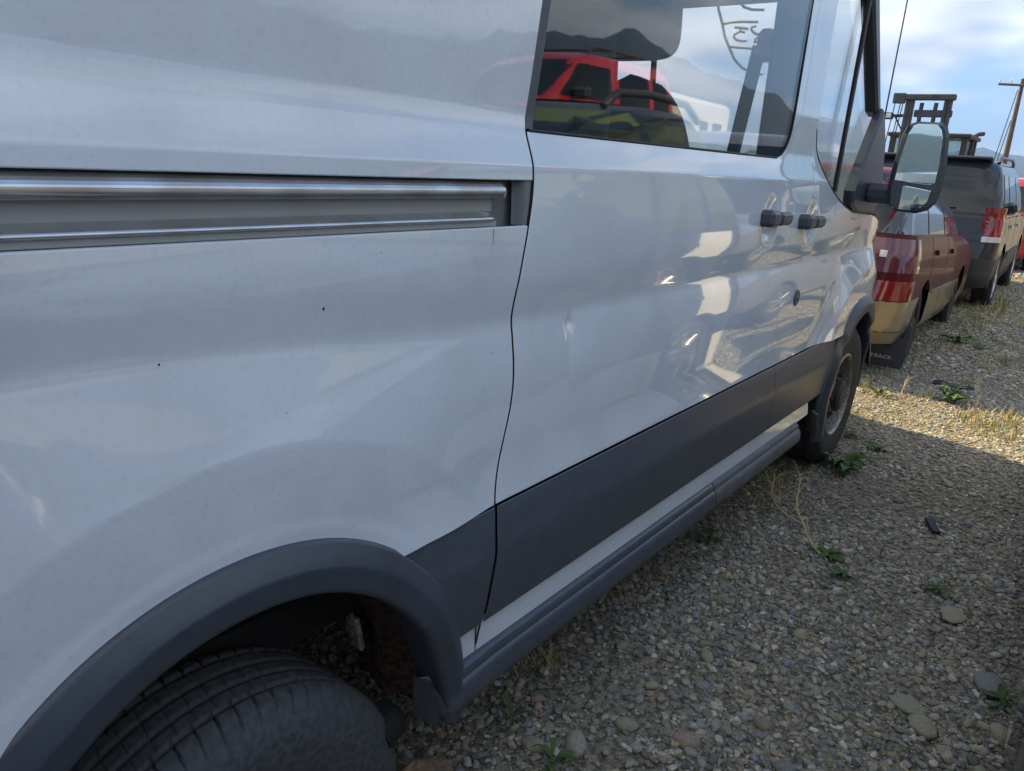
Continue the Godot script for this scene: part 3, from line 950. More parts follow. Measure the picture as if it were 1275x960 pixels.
	var af := MB.new()
	arch_strip(af, FARCH, 0.395, R_OUT, -8.0, 196.0, func(x: float, y: float) -> float: return minf(B(x, y), 0.032) + 0.0 * x)
	vp("wheel_arch_trim", af, M.black_plastic)
	var prof := [[0.396, 0.012], [0.394, 0.026], [0.386, 0.033], [0.3755, 0.036], [0.3735, 0.0335], [0.3715, 0.036], [0.368, 0.042], [0.358, 0.047], [0.330, 0.049], [0.318, 0.046], [0.312, 0.038], [0.308, 0.020], [0.306, -0.02]]
	var np := prof.size() - 1
	for seg in [[0.915, 2.213, "cladding_plastic", ""], [2.219, 3.06, "faded_plastic", "sun-faded grey front piece of the rocker trim"]]:
		var rk := MB.new()
		rk.grid(40, np, func(u: float, t: float) -> Vector3:
			var k: Array = prof[roundi(t * np)]
			var x := lerpf(seg[0], seg[1], u)
			var e := 0.0
			if x < 0.96: e = 1.0 - sqrt(maxf(0.0, 1.0 - pow((0.96 - x) / 0.046, 2.0)))
			var out := 0.005 * ss(1.12, 0.98, x)
			return Vector3(x, k[0], lerpf(float(k[1]) + out, -0.01, e) + taper(x)), Vector3(0, 0, 1))
		for x in [seg[0], seg[1]]:
			var pts := PackedVector2Array()
			for k in prof: pts.append(Vector2(k[0], k[1]))
			pts.append(Vector2(0.396, -0.02))
			rk.poly(pts, func(p: Vector2) -> Vector3: return Vector3(x, p.x, p.y), Vector3(-1 if x == seg[0] else 1, 0, 0))
		vp("rocker_trim", rk, M[seg[2]], seg[3])
	# inner arch: rusty liner with the bright weld tab, and the dark ends below
	var liner := MB.new()
	liner.grid(30, 8, func(u: float, t: float) -> Vector3:
		var a := deg_to_rad(lerpf(-4.0, 58.0, u))
		var r := 0.405 + 0.012 * sin(t * 9.0)
		return Vector3(ARCH.x + r * cos(a), ARCH.y + r * sin(a), lerpf(-0.025, -0.20, t)), Vector3(-1, 0, 0))
	vp("arch_liner", liner, M.rusty_liner)
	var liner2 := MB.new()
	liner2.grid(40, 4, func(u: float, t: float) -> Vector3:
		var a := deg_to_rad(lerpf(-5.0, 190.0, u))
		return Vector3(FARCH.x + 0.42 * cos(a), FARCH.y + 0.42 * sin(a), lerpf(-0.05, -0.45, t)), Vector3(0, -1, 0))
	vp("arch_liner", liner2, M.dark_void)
	var tab := MB.new()
	tab.rbox(Vector3(0.012, 0.075, 0.03), Transform3D(Basis(Vector3(0, 0, 1), 0.2), Vector3(0.86, 0.47, -0.12)), 0.003)
	vp("weld_tab", tab, M.steel_rim)
	var bk := MB.new()
	bk.rbox(Vector3(0.08, 0.07, 0.08), Transform3D(Basis(Vector3(0, 0, 1), 0.5), Vector3(0.875, 0.285, -0.06)), 0.02)
	vp("jacking_bracket", bk, M.dark_void)
	# --- wheels
	wheel(van, -VAN_AT, Vector3(REAR_HUB.x, REAR_HUB.y, -0.02), 0.348, 0.225, 1.0, "van", M.dusty_rubber, M.steel_rim, true)
	wheel(van, -VAN_AT, Vector3(FRONT_HUB.x, FRONT_HUB.y, 0.0), 0.348, 0.225, 1.0, "van", M.rubber, M.steel_rim, true)
	wheel(van, -VAN_AT, Vector3(REAR_HUB.x, REAR_HUB.y, -1.98), 0.348, 0.225, -1.0, "van", M.rubber, M.steel_rim)
	wheel(van, -VAN_AT, Vector3(FRONT_HUB.x, FRONT_HUB.y, -2.0), 0.348, 0.225, -1.0, "van", M.rubber, M.steel_rim)
	var flap := MB.new()
	flap.rbox(Vector3(0.012, 0.10, 0.035), Transform3D(Basis(Vector3(0, 0, 1), 0.55) * Basis(Vector3(0, 1, 0), -0.5), Vector3(3.315, 0.345, 0.03)), 0.003)
	vp("arch_clip", flap, M.faded_plastic)
	# --- door handles and lock
	for h in [[2.372, 1.214], [2.748, 1.194]]:
		var hb := MB.new()
		hb.box(Vector3(h[0], h[1] - 0.025, -0.02), Vector3(h[0] + 0.078, h[1] + 0.025, 0.042), 0.012)
		hb.box(Vector3(h[0] + 0.081, h[1] - 0.022, 0.014), Vector3(h[0] + 0.180, h[1] + 0.019, 0.044), 0.010)
		hb.box(Vector3(h[0] + 0.160, h[1] - 0.018, -0.02), Vector3(h[0] + 0.176, h[1] + 0.015, 0.03), 0.006)
		hb.box(Vector3(h[0] + 0.084, h[1] - 0.003, 0.0435), Vector3(h[0] + 0.176, h[1] + 0.0, 0.0455), 0.0008)
		vp("door_handle", hb, M.black_plastic)
	var lk := MB.new()
	var lt := Transform3D(Basis(Vector3(1, 0, 0), Vector3(0, 0, 1), Vector3(0, -1, 0)), Vector3(2.855, 0.920, S(2.855, 0.92)))
	lk.lathe([Vector2(0.030, -0.004), Vector2(0.030, 0.002), Vector2(0.027, 0.004), Vector2(0.024, 0.003), Vector2(0.0001, 0.004)], lt, 32)
	lk.blob(Vector3(2.859, 0.918, S(2.855, 0.92) + 0.003), Vector3(0.012, 0.007, 0.004))
	vp("fuel_door_lock", lk, M.black_plastic)
	for c in [[0.695, 1.128, 0.0022], [0.455, 1.088, 0.0014], [1.085, 1.00, 0.001], [0.80, 1.20, 0.0009], [0.62, 0.995, 0.0009]]:
		var chip := MB.new()
		chip.blob(Vector3(c[0], c[1], S(c[0], c[1])), Vector3(c[2], c[2] * 1.3, 0.0005), 8, 4)
		vp("stone_chip", chip, M.dark_void)
	# --- glass
	var frit0 := func(y: float) -> float: return cr(GAP, y) + 0.024
	var pane := MB.new()
	for o in [-0.004, -0.009]:
		vpatch(pane, frit0, func(y: float) -> float: return post.call(y) - 0.004, cst(1.396), cst(2.018), 40, 30, func(x: float, y: float) -> float: return S(x, 1.44) + 0.012 * (y - 1.44) + o, "")
	vp("door_window", pane, M.van_glass)
	var frit := MB.new()
	vpatch(frit, func(y: float) -> float: return cr(GAP, y) - 0.006, frit0, cst(1.397), cst(2.03), 6, 40, func(x: float, y: float) -> float: return S(x, y) - 0.0025, "lr")
	for k in 60:      # the dotted edge of the black border
		var y := 1.405 + k * 0.0105
		frit.box(Vector3(float(frit0.call(y)) + 0.002, y, S(1.2, y) - 0.0105), Vector3(float(frit0.call(y)) + 0.007, y + 0.005, S(1.2, y) - 0.0095), 0.0003)
	vp("window_border", frit, M.black_plastic)
	var ws := MB.new()
	var line := []
	for k in 41:
		var x := lerpf(1.18, 2.50, k / 40.0)
		line.append(Vector3(x, 1.3945, S(x, 1.3945) - 0.001))
	for k in 9:
		var a := lerpf(-PI / 2, 0, k / 8.0)
		line.append(Vector3(2.50 + 0.118 * cos(a), 1.5125 + 0.118 * sin(a), S(2.6, 1.45) - 0.002))
	for k in 8:
		var y := 1.55 + k * 0.06
		line.append(Vector3(float(post.call(y)) - 0.002, y, S(2.6, y) - 0.003))
	ws.tube(line, 0.0035, -1, 6)
	vp("window_seal", ws, M.seal)
	var fpane := MB.new()
	var fx1 := func(y: float) -> float: return 3.24 + (1.97 - y) * 1.06 if y > 1.62 else 3.62 + (1.62 - y) * 0.25
	for o in [-0.006, -0.011]:
		vpatch(fpane, func(y: float) -> float: return 2.868 - 0.010 * (y - 1.5) if y > 1.5 else 2.868, fx1, func(x: float) -> float: return 1.50 if x < 2.868 else cr(fw, x), cst(2.04), 40, 30, func(x: float, y: float) -> float: return S(x, 1.44) + 0.012 * (y - 1.44) + o, "")
	vp("front_door_window", fpane, M.van_glass)
	var fl := MB.new()
	line = []
	for k in 31:
		var x := lerpf(2.868, 3.73, k / 30.0)
		line.append(Vector3(x, cr(fw, x) + 0.003, S(x, cr(fw, x)) - 0.002))
	fl.tube(line, 0.004, -1, 6)
	fl.bar(Vector3(3.195, 2.05, -0.010), Vector3(3.145, 1.295, -0.006), 0.024, 0.014, 0.003, Vector3(0, 0, 1))
	vp("window_seal", fl, M.seal)
	var ap := MB.new()
	ap.slab(PackedVector2Array([Vector2(3.150, 2.055), Vector2(3.565, 1.615), Vector2(3.640, 1.600), Vector2(3.245, 2.055)]), 0.05, Transform3D(Basis(), Vector3(0, 0, -0.052)), 0.010)
	vp("windscreen_post", ap, M.black_plastic)
	# --- mirror with its sail panel
	var sail := MB.new()
	sail.slab(PackedVector2Array([Vector2(3.595, 1.630), Vector2(3.480, 1.490), Vector2(3.335, 1.300), Vector2(3.355, 1.245), Vector2(3.45, 1.212), Vector2(3.735, 1.198), Vector2(3.80, 1.30), Vector2(3.72, 1.50)]), 0.040, Transform3D(Basis(), Vector3(0, 0, -0.022)), 0.010)
	vp("mirror_sail", sail, M.black_plastic)
	var arm := MB.new()
	arm.box(Vector3(3.52, 1.255, 0.0), Vector3(3.66, 1.335, 0.155), 0.025)
	vp("mirror_arm", arm, M.black_plastic)
	build_mirror()
	var ant := MB.new()
	ant.tube([Vector3(3.95, 1.20, -0.06), Vector3(3.95, 1.235, -0.06)], 0.012, 0.006)
	ant.tube([Vector3(3.95, 1.23, -0.06), Vector3(3.95, 1.68, -0.06), Vector3(3.95, 2.16, -0.055)], 0.0042, 0.0028, 6)
	vp("aerial", ant, M.seal)
	build_cab()

func build_mirror() -> void:
	# the face looks back along the van; outline in the plane of its glass, z across and y up
	var out := PackedVector2Array()
	for p in MIRROR: out.append(Vector2(p[0], p[1]))
	var turn := Basis(Vector3.UP, deg_to_rad(14.0))
	var t := Transform3D(turn * Basis(Vector3(0, 0, 1), Vector3(0, 1, 0), Vector3(-1, 0, 0)), Vector3(3.50, 0, 0.19) + turn * Vector3(0.10, 0, -0.19))
	t.basis.x *= 1.03
	var hs := MB.new()
	hs.slab(out, 0.10, t, 0.012)
	# rounded back of the housing
	hs.blob(Vector3(3.59, 1.40, 0.170), Vector3(0.055, 0.16, 0.068), 20, 12)
	var h := part(van, "mirror_housing", hs, M.black_plastic, -VAN_AT)
	for g in [[MIRROR_TOP, "mirror_glass"], [MIRROR_LOW, "spot_mirror_glass"]]:
		var o := PackedVector2Array()
		for p in g[0]: o.append(Vector2(p[0], p[1]))
		var gm := MB.new()
		if g[1] == "spot_mirror_glass":      # the wide-angle lens is set more inward
			var inward := Basis(Vector3.UP, deg_to_rad(-1.0))
			var tl := Transform3D(inward * Basis(Vector3(0, 0, 1), Vector3(0, 1, 0), Vector3(-1, 0, 0)), Vector3(3.494, 0, 0.19) + inward * Vector3(0.10, 0, -0.19))
			gm.slab(o, 0.102, tl, 0.0015)
		else:
			gm.slab(o, 0.102, t, 0.0015)
		part(h, g[1], gm, M.mirror_glass, -VAN_AT)

func pillow(mb: MB, c: Vector3, h: Vector3, tilt: float) -> void:      # a soft-edged block
	var bs := Basis(Vector3(0, 0, 1), tilt)
	mb.grid(36, 20, func(u: float, t: float) -> Vector3:
		var a := u * TAU
		var e := (t - 0.5) * PI
		var f := func(q: float) -> float: return signf(q) * pow(absf(q), 0.45)
		return c + bs * (h * Vector3(f.call(cos(a)) * pow(cos(e), 0.45), f.call(sin(e)), f.call(sin(a)) * pow(cos(e), 0.45))), Vector3(-1, 0, 0), true)

func build_cab() -> void:
	# windscreen, dashboard, seats, belt and bulkhead seen through the windows
	var scr := MB.new()
	for o in [0.0, 0.006]:
		scr.grid(14, 10, func(u: float, t: float) -> Vector3:
			var zn := lerpf(-1.0, 1.0, u)
			var y := lerpf(1.20, 2.02, t)
			return Vector3(3.27 + (1.97 - y) * 1.02 + 0.10 * (1.0 - zn * zn) - o, y, -1.0 + zn * lerpf(0.93, 0.90, t)), Vector3(1, 0.9, 0))
	var s := part(van, "windscreen", scr, M.clear_glass, -VAN_AT)
	var mk := MB.new()
	for st in MARKS:
		var path := []
		for p in st: path.append(Vector3(3.27 + (1.97 - p[0]) * 1.02 + 0.10 * (1.0 - pow((p[1] + 1.0) / 0.92, 2.0)) - 0.010, p[0], p[1]))
		mk.tube(path, 0.0062, -1, 5)
	part(s, "marker_writing", mk, M.marker_paint, -VAN_AT, "yellow paint-marker ring and letters on the windscreen")
	var dash := MB.new()
	dash.box(Vector3(3.55, 0.85, -1.92), Vector3(4.02, 1.20, -0.10), 0.05)
	vp("dashboard", dash, M.trim_grey)
	var wl := MB.new()
	var ring := []
	for k in 33:
		var a := TAU * k / 32.0
		ring.append(Vector3(3.42 + 0.09 * sin(a), 1.16 + 0.17 * sin(a) , -1.48 + 0.19 * cos(a)))
	wl.tube(ring, 0.014)
	vp("steering_wheel", wl, M.trim_grey)
	for z in [-0.66, -1.50]:
		var st := MB.new()
		st.rbox(Vector3(0.52, 0.16, 0.50), Transform3D(Basis(Vector3(0, 0, 1), 0.08), Vector3(3.02, 0.98, z)), 0.05)
		# backrest with a domed top
		st.grid(28, 20, func(u: float, t: float) -> Vector3:
			var a := u * TAU
			var hw := 0.25 * pow(1.0 - pow(t, 4.0), 0.5) + 0.001
			var y := lerpf(1.0, 1.665, t)
			return Vector3(2.80 - (y - 1.0) * 0.16 + 0.07 * cos(a) * (1.0 - 0.5 * t), y, z + hw * signf(sin(a)) * pow(absf(sin(a)), 0.5)), Vector3(-1, 0, 0), true)
		vp("seat", st, M.seat_cloth)
		var hr := MB.new()
		pillow(hr, Vector3(2.665, 1.855, z + 0.01), Vector3(0.065, 0.145, 0.155), 0.12)
		hr.tube([Vector3(2.69, 1.62, z + 0.08), Vector3(2.675, 1.76, z + 0.08)], 0.011)
		hr.tube([Vector3(2.69, 1.62, z - 0.08), Vector3(2.675, 1.76, z - 0.08)], 0.011)
		vp("headrest", hr, M.seat_cloth)
	var bh := MB.new()
	bh.box(Vector3(2.40, 0.5, -1.95), Vector3(2.43, 2.46, -0.590), 0.006)
	vp("bulkhead", bh, M.trim_grey)
	var tr := MB.new()
	tr.box(Vector3(2.58, 0.5, -0.16), Vector3(2.83, 1.39, -0.05), 0.02)
	tr.box(Vector3(2.64, 1.36, -0.15), Vector3(2.83, 2.40, -0.035), 0.02)
	tr.box(Vector3(1.0, 0.5, -0.12), Vector3(2.6, 1.37, -0.055), 0.02)
	tr.box(Vector3(2.80, 0.5, -0.12), Vector3(3.6, 1.18, -0.055), 0.02)
	tr.box(Vector3(0.98, 0.5, -1.95), Vector3(1.02, 2.46, -0.06), 0.01)
	tr.box(Vector3(-0.6, 2.40, -1.9), Vector3(2.9, 2.43, -0.1), 0.01)
	tr.box(Vector3(1.0, 0.5, -1.96), Vector3(2.9, 2.46, -1.93), 0.005)
	vp("inner_trim", tr, M.trim_grey)
	var belt := MB.new()
	belt.box(Vector3(2.66, 1.70, -0.205), Vector3(2.72, 1.80, -0.15), 0.015)
	belt.bar(Vector3(2.69, 1.75, -0.20), Vector3(2.69, 0.95, -0.30), 0.048, 0.004, 0.001, Vector3(1, 0, 0))
	vp("seat_belt", belt, M.belt_web)

# ------------------------------------------------------------------ the other vehicles
# A body is a stack of rounded outlines. Rows: [y, tail inset, nose inset, half width, corner radius].
class Car:
	var len_ := 4.5
	var low := []      # sill to belt
	var up := []      # belt to roof
	var belt := []      # [x from tail, height of the belt or bonnet edge]
	var yb := 0.25
	var arches := []      # [x from tail, height of centre, radius]

	func row(rows: Array, y: float) -> Array:
		if y <= rows[0][0]: return rows[0]
		for k in range(1, rows.size()):
			if y <= rows[k][0]:
				var t: float = (y - rows[k - 1][0]) / (rows[k][0] - rows[k - 1][0])
				t = lerpf(t, t * t * (3.0 - 2.0 * t), 0.35)
				var o := []
				for j in 5: o.append(lerpf(rows[k - 1][j], rows[k][j], t))
				return o
		return rows[-1]

	func pt(a: float, y: float, upper: bool) -> Vector3:      # a: 0..1 tail, 1..2 corner, 2..3 flank, 3..4 corner, 4..5 nose
		var r := row(up if upper else low, y)
		var x0: float = -len_ / 2 + r[1]
		var x1: float = len_ / 2 - r[2]
		var w: float = r[3]
		var c: float = r[4]
		var bow := 0.05
		if a < 1.0: return Vector3(x0 - bow * (1.0 - a * a) * 0.6, y, (w - c) * a)
		if a < 2.0:
			var g := (a - 1.0) * PI / 2
			return Vector3(x0 + c * (1 - cos(g)), y, w - c + c * sin(g))
		if a < 3.0: return Vector3(lerpf(x0 + c, x1 - c * 1.4, a - 2.0), y, w)
		if a < 4.0:
			var g := (a - 3.0) * PI / 2
			return Vector3(x1 - c * 1.4 * (1 - sin(g)), y, w - c + c * cos(g))
		var s := 5.0 - a
		return Vector3(x1 + bow * (1.0 - s * s), y, (w - c) * s)

	func side_z(x: float, y: float, upper: bool) -> float:
		var r := row(up if upper else low, y)
		var x0: float = -len_ / 2 + r[1]
		var x1: float = len_ / 2 - r[2]
		var c: float = r[4]
		var z: float = r[3]
		if x < x0 + c:
			var d := clampf((x0 + c - x) / c, 0.0, 1.0)
			z = r[3] - c + c * sqrt(1.0 - d * d)
		var cf := c * 1.4
		if x > x1 - cf:
			var d := clampf((x - x1 + cf) / cf, 0.0, 1.0)
			z = r[3] - c + c * sqrt(1.0 - d * d)
		return z

	func end_x(z: float, y: float, upper: bool, nose: bool) -> float:
		var r := row(up if upper else low, y)
		var c: float = r[4]
		var az := absf(z)
		var ins := 0.0
		if az > r[3] - c:
			var d := clampf((az - r[3] + c) / c, 0.0, 1.0)
			ins = c * (1.4 if nose else 1.0) * (1.0 - sqrt(1.0 - d * d))
		else:
			var s: float = az / maxf(0.01, r[3] - c)
			ins = -0.05 * (1.0 if nose else 0.6) * (1.0 - s * s)
		return len_ / 2 - r[2] - ins if nose else -len_ / 2 + r[1] + ins

	func columns() -> Array:
		var a := []
		for k in 6: a.append(k / 6.0)
		for k in 10: a.append(1.0 + k / 10.0)
		for k in 90: a.append(2.0 + k / 90.0)
		for k in 10: a.append(3.0 + k / 10.0)
		for k in 7: a.append(4.0 + k / 6.0)
		return a

	func top_at(x: float) -> float:
		return pl_(belt, x + len_ / 2)

	static func pl_(p: Array, t: float) -> float:
		if t <= p[0][0]: return p[0][1]
		for k in range(1, p.size()):
			if t <= p[k][0]: return lerpf(p[k - 1][1], p[k][1], (t - p[k - 1][0]) / (p[k][0] - p[k - 1][0]))
		return p[-1][1]

	func add_band(mb: MB, y0: float, y1: float, rows: int) -> void:      # the lower body between two heights, cut by the wheel arches and the belt
		var a := columns()
		for s in [1.0, -1.0]:
			var p := PackedVector3Array()
			for k in rows + 1:
				for c in a:
					var m := pt(c, 0.5, false)
					var lo := maxf(y0, yb)
					for ar in arches:
						var d: float = absf(m.x + len_ / 2 - ar[0])
						if d < ar[2] and c > 2.0 and c < 3.0: lo = maxf(lo, ar[1] + sqrt(ar[2] * ar[2] - d * d))
					var hi := minf(y1, top_at(m.x))
					lo = minf(lo, hi)
					var q := pt(c, lerpf(lo, hi, float(k) / rows), false)
					q.z *= s
					p.append(q)
			mb.sheet(p, a.size() - 1, rows, Vector3(0, 0, s))

	func add_upper(mb: MB, ybase: float) -> void:
		var a := columns()
		var n := 16
		var yr: float = up[-1][0]
		for s in [1.0, -1.0]:
			var p := PackedVector3Array()
			for k in n + 1:
				for c in a:
					var q := pt(c, lerpf(ybase, yr, float(k) / n), true)
					q.z *= s
					p.append(q)
			mb.sheet(p, a.size() - 1, n, Vector3(0, 0, s))
			p = PackedVector3Array()
			for k in 9:      # roof skin
				for c in a:
					var q := pt(c, yr, true)
					var t := k / 8.0
					p.append(Vector3(lerpf(q.x, clampf(q.x, -len_ / 2 + up[-1][1] + 0.5, len_ / 2 - up[-1][2] - 0.5), t), yr + 0.035 * (1.0 - (1.0 - t) * (1.0 - t)), s * q.z * (1.0 - t)))
			mb.sheet(p, a.size() - 1, 8, Vector3(0, 1, 0))
			p = PackedVector3Array()
			for k in 13:      # bonnet, shoulders and tail ledge
				for c in a:
					var q := pt(c, 0.5, false)
					var lo := pt(c, top_at(q.x), false)
					var hi := pt(c, ybase, true)
					var t := k / 12.0
					var w := lo.lerp(hi, t)
					w.y += 0.03 * sin(t * PI) * (1.0 if c > 3.0 else 0.2)
					w.z *= s
					p.append(w)
			mb.sheet(p, a.size() - 1, 12, Vector3(0, 1, 0))

	# a sheet on the flank, proud by off; x0, x1 are curves of y and y0, y1 curves of x, x from the tail
	func flank(mb: MB, x0: Callable, x1: Callable, y0: Callable, y1: Callable, upper: bool, off: float, s := 1.0, nu := 14, nv := 8) -> void:
		var p := PackedVector3Array()
		for b in nv + 1:
			for a in nu + 1:
				var u := float(a) / nu
				var t := float(b) / nv
				var y: float = lerpf(y0.call(1.0), y1.call(1.0), t)
				var x := 0.0
				for k in 6:
					x = lerpf(x0.call(y), x1.call(y), u)
					y = lerpf(y0.call(x), y1.call(x), t)
				p.append(Vector3(x - len_ / 2, y, s * (side_z(x - len_ / 2, y, upper) + off)))
		mb.sheet(p, nu, nv, Vector3(0, 0, s))
		rim(mb, p, nu, nv, Vector3(0, 0, -s * (absf(off) + 0.012)))

	func end_panel(mb: MB, z0: Callable, z1: Callable, y0: float, y1: float, upper: bool, nose: bool, off: float, nu := 14, nv := 8) -> void:
		var p := PackedVector3Array()
		var d := 1.0 if nose else -1.0
		for b in nv + 1:
			for a in nu + 1:
				var y := lerpf(y0, y1, float(b) / nv)
				var z: float = lerpf(z0.call(y), z1.call(y), float(a) / nu)
				p.append(Vector3(end_x(z, y, upper, nose) + d * off, y, z))
		mb.sheet(p, nu, nv, Vector3(d, 0, 0))
		rim(mb, p, nu, nv, Vector3(-d * (absf(off) + 0.012), 0, 0))

	func rim(mb: MB, p: PackedVector3Array, nu: int, nv: int, inward: Vector3) -> void:      # gives a sheet its edge
		var w := nu + 1
		var c := p[(nv / 2) * w + nu / 2]
		var loops := [[], [], [], []]
		for b in nv + 1:
			loops[0].append(p[b * w]); loops[1].append(p[b * w + nu])
		for a in w:
			loops[2].append(p[a]); loops[3].append(p[nv * w + a])
		for l in loops:
			var q := PackedVector3Array()
			for v in l: q.append(v)
			for v in l: q.append(v + inward)
			mb.sheet(q, l.size() - 1, 1, l[l.size() / 2] - c)

func cc(v: float) -> Callable:
	return func(_t: float) -> float: return v

func car_wheels(root: Node3D, car: Car, r: float, half: float, rim_m: Material, drop := [0.0, 0.0]) -> void:
	for s in [1.0, -1.0]:
		for k in car.arches.size():
			wheel(root, Vector3.ZERO, Vector3(car.arches[k][0] - car.len_ / 2, r + drop[k], s * half), r, 0.20, s, "car", M.rubber, rim_m)
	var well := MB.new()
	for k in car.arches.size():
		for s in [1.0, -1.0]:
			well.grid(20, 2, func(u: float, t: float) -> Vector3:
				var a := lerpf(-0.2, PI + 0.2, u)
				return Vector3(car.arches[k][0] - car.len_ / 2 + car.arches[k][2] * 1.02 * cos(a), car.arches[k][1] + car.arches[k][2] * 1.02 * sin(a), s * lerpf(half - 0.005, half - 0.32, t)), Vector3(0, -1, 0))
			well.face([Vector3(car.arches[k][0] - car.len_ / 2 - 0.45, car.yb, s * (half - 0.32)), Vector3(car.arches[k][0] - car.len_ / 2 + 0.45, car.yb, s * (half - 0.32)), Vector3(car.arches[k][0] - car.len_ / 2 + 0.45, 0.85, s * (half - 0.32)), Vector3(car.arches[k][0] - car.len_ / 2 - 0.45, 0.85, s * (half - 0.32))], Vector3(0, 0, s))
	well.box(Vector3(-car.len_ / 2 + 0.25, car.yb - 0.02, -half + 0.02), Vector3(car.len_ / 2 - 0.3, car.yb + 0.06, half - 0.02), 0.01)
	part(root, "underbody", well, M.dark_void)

func side_windows(root: Node3D, car: Car, spans: Array, y0: Callable, y1: Callable, m: Material) -> void:
	for s in [1.0, -1.0]:
		for w in spans:
			var mb := MB.new()
			car.flank(mb, w[0], w[1], y0, y1, true, 0.006, s)
			part(root, "side_window", mb, m)

func slant(x: float, y: float, k: float) -> Callable:      # a pillar edge through (x, y) that leans k metres per metre
	return func(t: float) -> float: return x + (t - y) * k

func stripes(root: Node3D, car: Car, called: String, list: Array, m: Material) -> void:      # thin seams standing just off the flank
	for l in list:
		for s in [1.0, -1.0]:
			var mb := MB.new()
			car.flank(mb, cc(l[0]), cc(l[1]), cc(l[2]), cc(l[3]), l[4] if l.size() > 4 else false, 0.0012 if l.size() < 6 else l[5], s, 8, 10)
			part(root, called, mb, m)

func wagon() -> void:
	var c := Car.new()
	c.len_ = 4.70
	c.yb = 0.20
	c.low = [[0.18, 0.10, 0.12, 0.80, 0.20], [0.30, 0.03, 0.04, 0.845, 0.22], [0.50, 0.00, 0.00, 0.862, 0.24], [0.62, 0.02, 0.02, 0.868, 0.22], [0.80, 0.05, 0.10, 0.862, 0.20], [0.98, 0.10, 0.25, 0.825, 0.18]]
	c.up = [[0.93, 0.10, 1.32, 0.80, 0.16], [1.10, 0.18, 1.66, 0.765, 0.16], [1.28, 0.34, 2.06, 0.685, 0.18], [1.38, 0.48, 2.36, 0.62, 0.22], [1.41, 0.60, 2.55, 0.55, 0.24]]
	c.belt = [[0.0, 0.95], [3.3, 0.93], [3.6, 0.90], [4.3, 0.78], [4.7, 0.68]]
	c.arches = [[0.98, 0.26, 0.36], [3.62, 0.28, 0.36]]
	var t := thing("station_wagon", "low maroon station wagon with gold lower panels, just ahead of the white van", "car", Vector3(7.93, -0.03, -1.06))
	t.rotation = Vector3(0, deg_to_rad(2.0), deg_to_rad(-2.2))
	var g := MB.new(); c.add_band(g, 0.0, 0.505, 10); part(t, "lower_panel", g, M.gold_paint)
	var b := MB.new(); c.add_band(b, 0.505, 2.0, 12); c.add_upper(b, 0.93); part(t, "body", b, M.maroon_paint)
	side_windows(t, c, [[slant(0.13, 0.96, 0.80), slant(1.00, 0.96, 0.10)], [slant(1.07, 0.96, 0.12), slant(1.98, 0.96, -0.02)], [slant(2.06, 0.96, -0.02), slant(3.36, 0.96, -2.0)]], cc(0.955), cc(1.325), M.wagon_glass)
	var rw := MB.new(); c.end_panel(rw, cc(-0.73), cc(0.73), 0.955, 1.36, true, false, 0.006); part(t, "rear_window", rw, M.car_glass)
	var ws := MB.new(); c.end_panel(ws, cc(-0.60), cc(0.60), 0.96, 1.36, true, true, 0.006); part(t, "windscreen", ws, M.car_glass)
	var sm := MB.new(); c.end_panel(sm, cc(-0.80), cc(0.80), 0.288, 0.294, false, false, 0.002, 24, 1); part(t, "bumper_seam", sm, M.seal)
	for s in [1.0, -1.0]:
		var dp := MB.new()
		c.flank(dp, slant(0.105, 0.96, 0.70), slant(0.15, 0.96, 0.80), cc(0.955), cc(1.325), true, 0.004, s, 8, 8)
		part(t, "tail_pillar", dp, M.black_plastic)
		var bs := MB.new()
		c.flank(bs, cc(0.05), cc(0.58), cc(0.288), func(x: float) -> float: return 0.294 + 0.02 * maxf(0.0, x - 0.3), false, 0.002, s, 14, 1)
		part(t, "bumper_seam", bs, M.seal)
		var l := MB.new()
		c.flank(l, cc(0.09), slant(0.36, 0.9, 0.15), cc(0.70), cc(0.925), false, 0.010, s, 16, 10)
		c.end_panel(l, cc(s * 0.52), cc(s * 0.80), 0.70, 0.925, false, false, 0.010)
		var lo := part(t, "tail_lamp", l, M.lamp_wine)
		var rv := MB.new()
		c.end_panel(rv, cc(s * 0.655), cc(s * 0.70), 0.80, 0.845, false, false, 0.016)
		part(lo, "reversing_lens", rv, M.lamp_white)
		var bl := MB.new()
		c.flank(bl, cc(0.10), cc(0.30), cc(0.512), cc(0.645), false, 0.005, s)
		c.end_panel(bl, cc(s * 0.45), cc(s * 0.82), 0.512, 0.645, false, false, 0.005)
		part(t, "bumper_lens", bl, M.lamp_red)
		var fl := MB.new()
		fl.slab(PackedVector2Array([Vector2(s * 0.40, -0.02), Vector2(s * 0.86, -0.02), Vector2(s * 0.88, 0.05), Vector2(s * 0.885, 0.30), Vector2(s * 0.86, 0.34), Vector2(s * 0.84, 0.21), Vector2(s * 0.40, 0.21)]), 0.012, Transform3D(Basis(Vector3(0, 0, 1), Vector3(0, 1, 0), Vector3(-1, 0, 0)), Vector3(-1.80, 0, 0)), 0.002)
		var fo := part(t, "mud_flap", fl, M.black_plastic)
		if s > 0.0:
			var tm := lettering("OUTBACK", 0.036)
			tm.position = Vector3(-1.8135, 0.055, 0.68)
			tm.rotation = Vector3(0, -PI / 2, 0)
			tm.scale = Vector3(1.35, 1, 1)
			fo.add_child(tm, true)
	stripes(t, c, "door_gap", [[1.055, 1.062, 0.54, 0.94], [2.015, 2.022, 0.24, 0.94], [3.16, 3.167, 0.24, 0.92]], M.seal)
	stripes(t, c, "side_moulding", [[1.36, 3.24, 0.495, 0.515, false, 0.010]], M.gold_paint)
	stripes(t, c, "door_handle", [[1.22, 1.36, 0.80, 0.84, false, 0.022], [2.22, 2.36, 0.79, 0.83, false, 0.022]], M.maroon_paint)
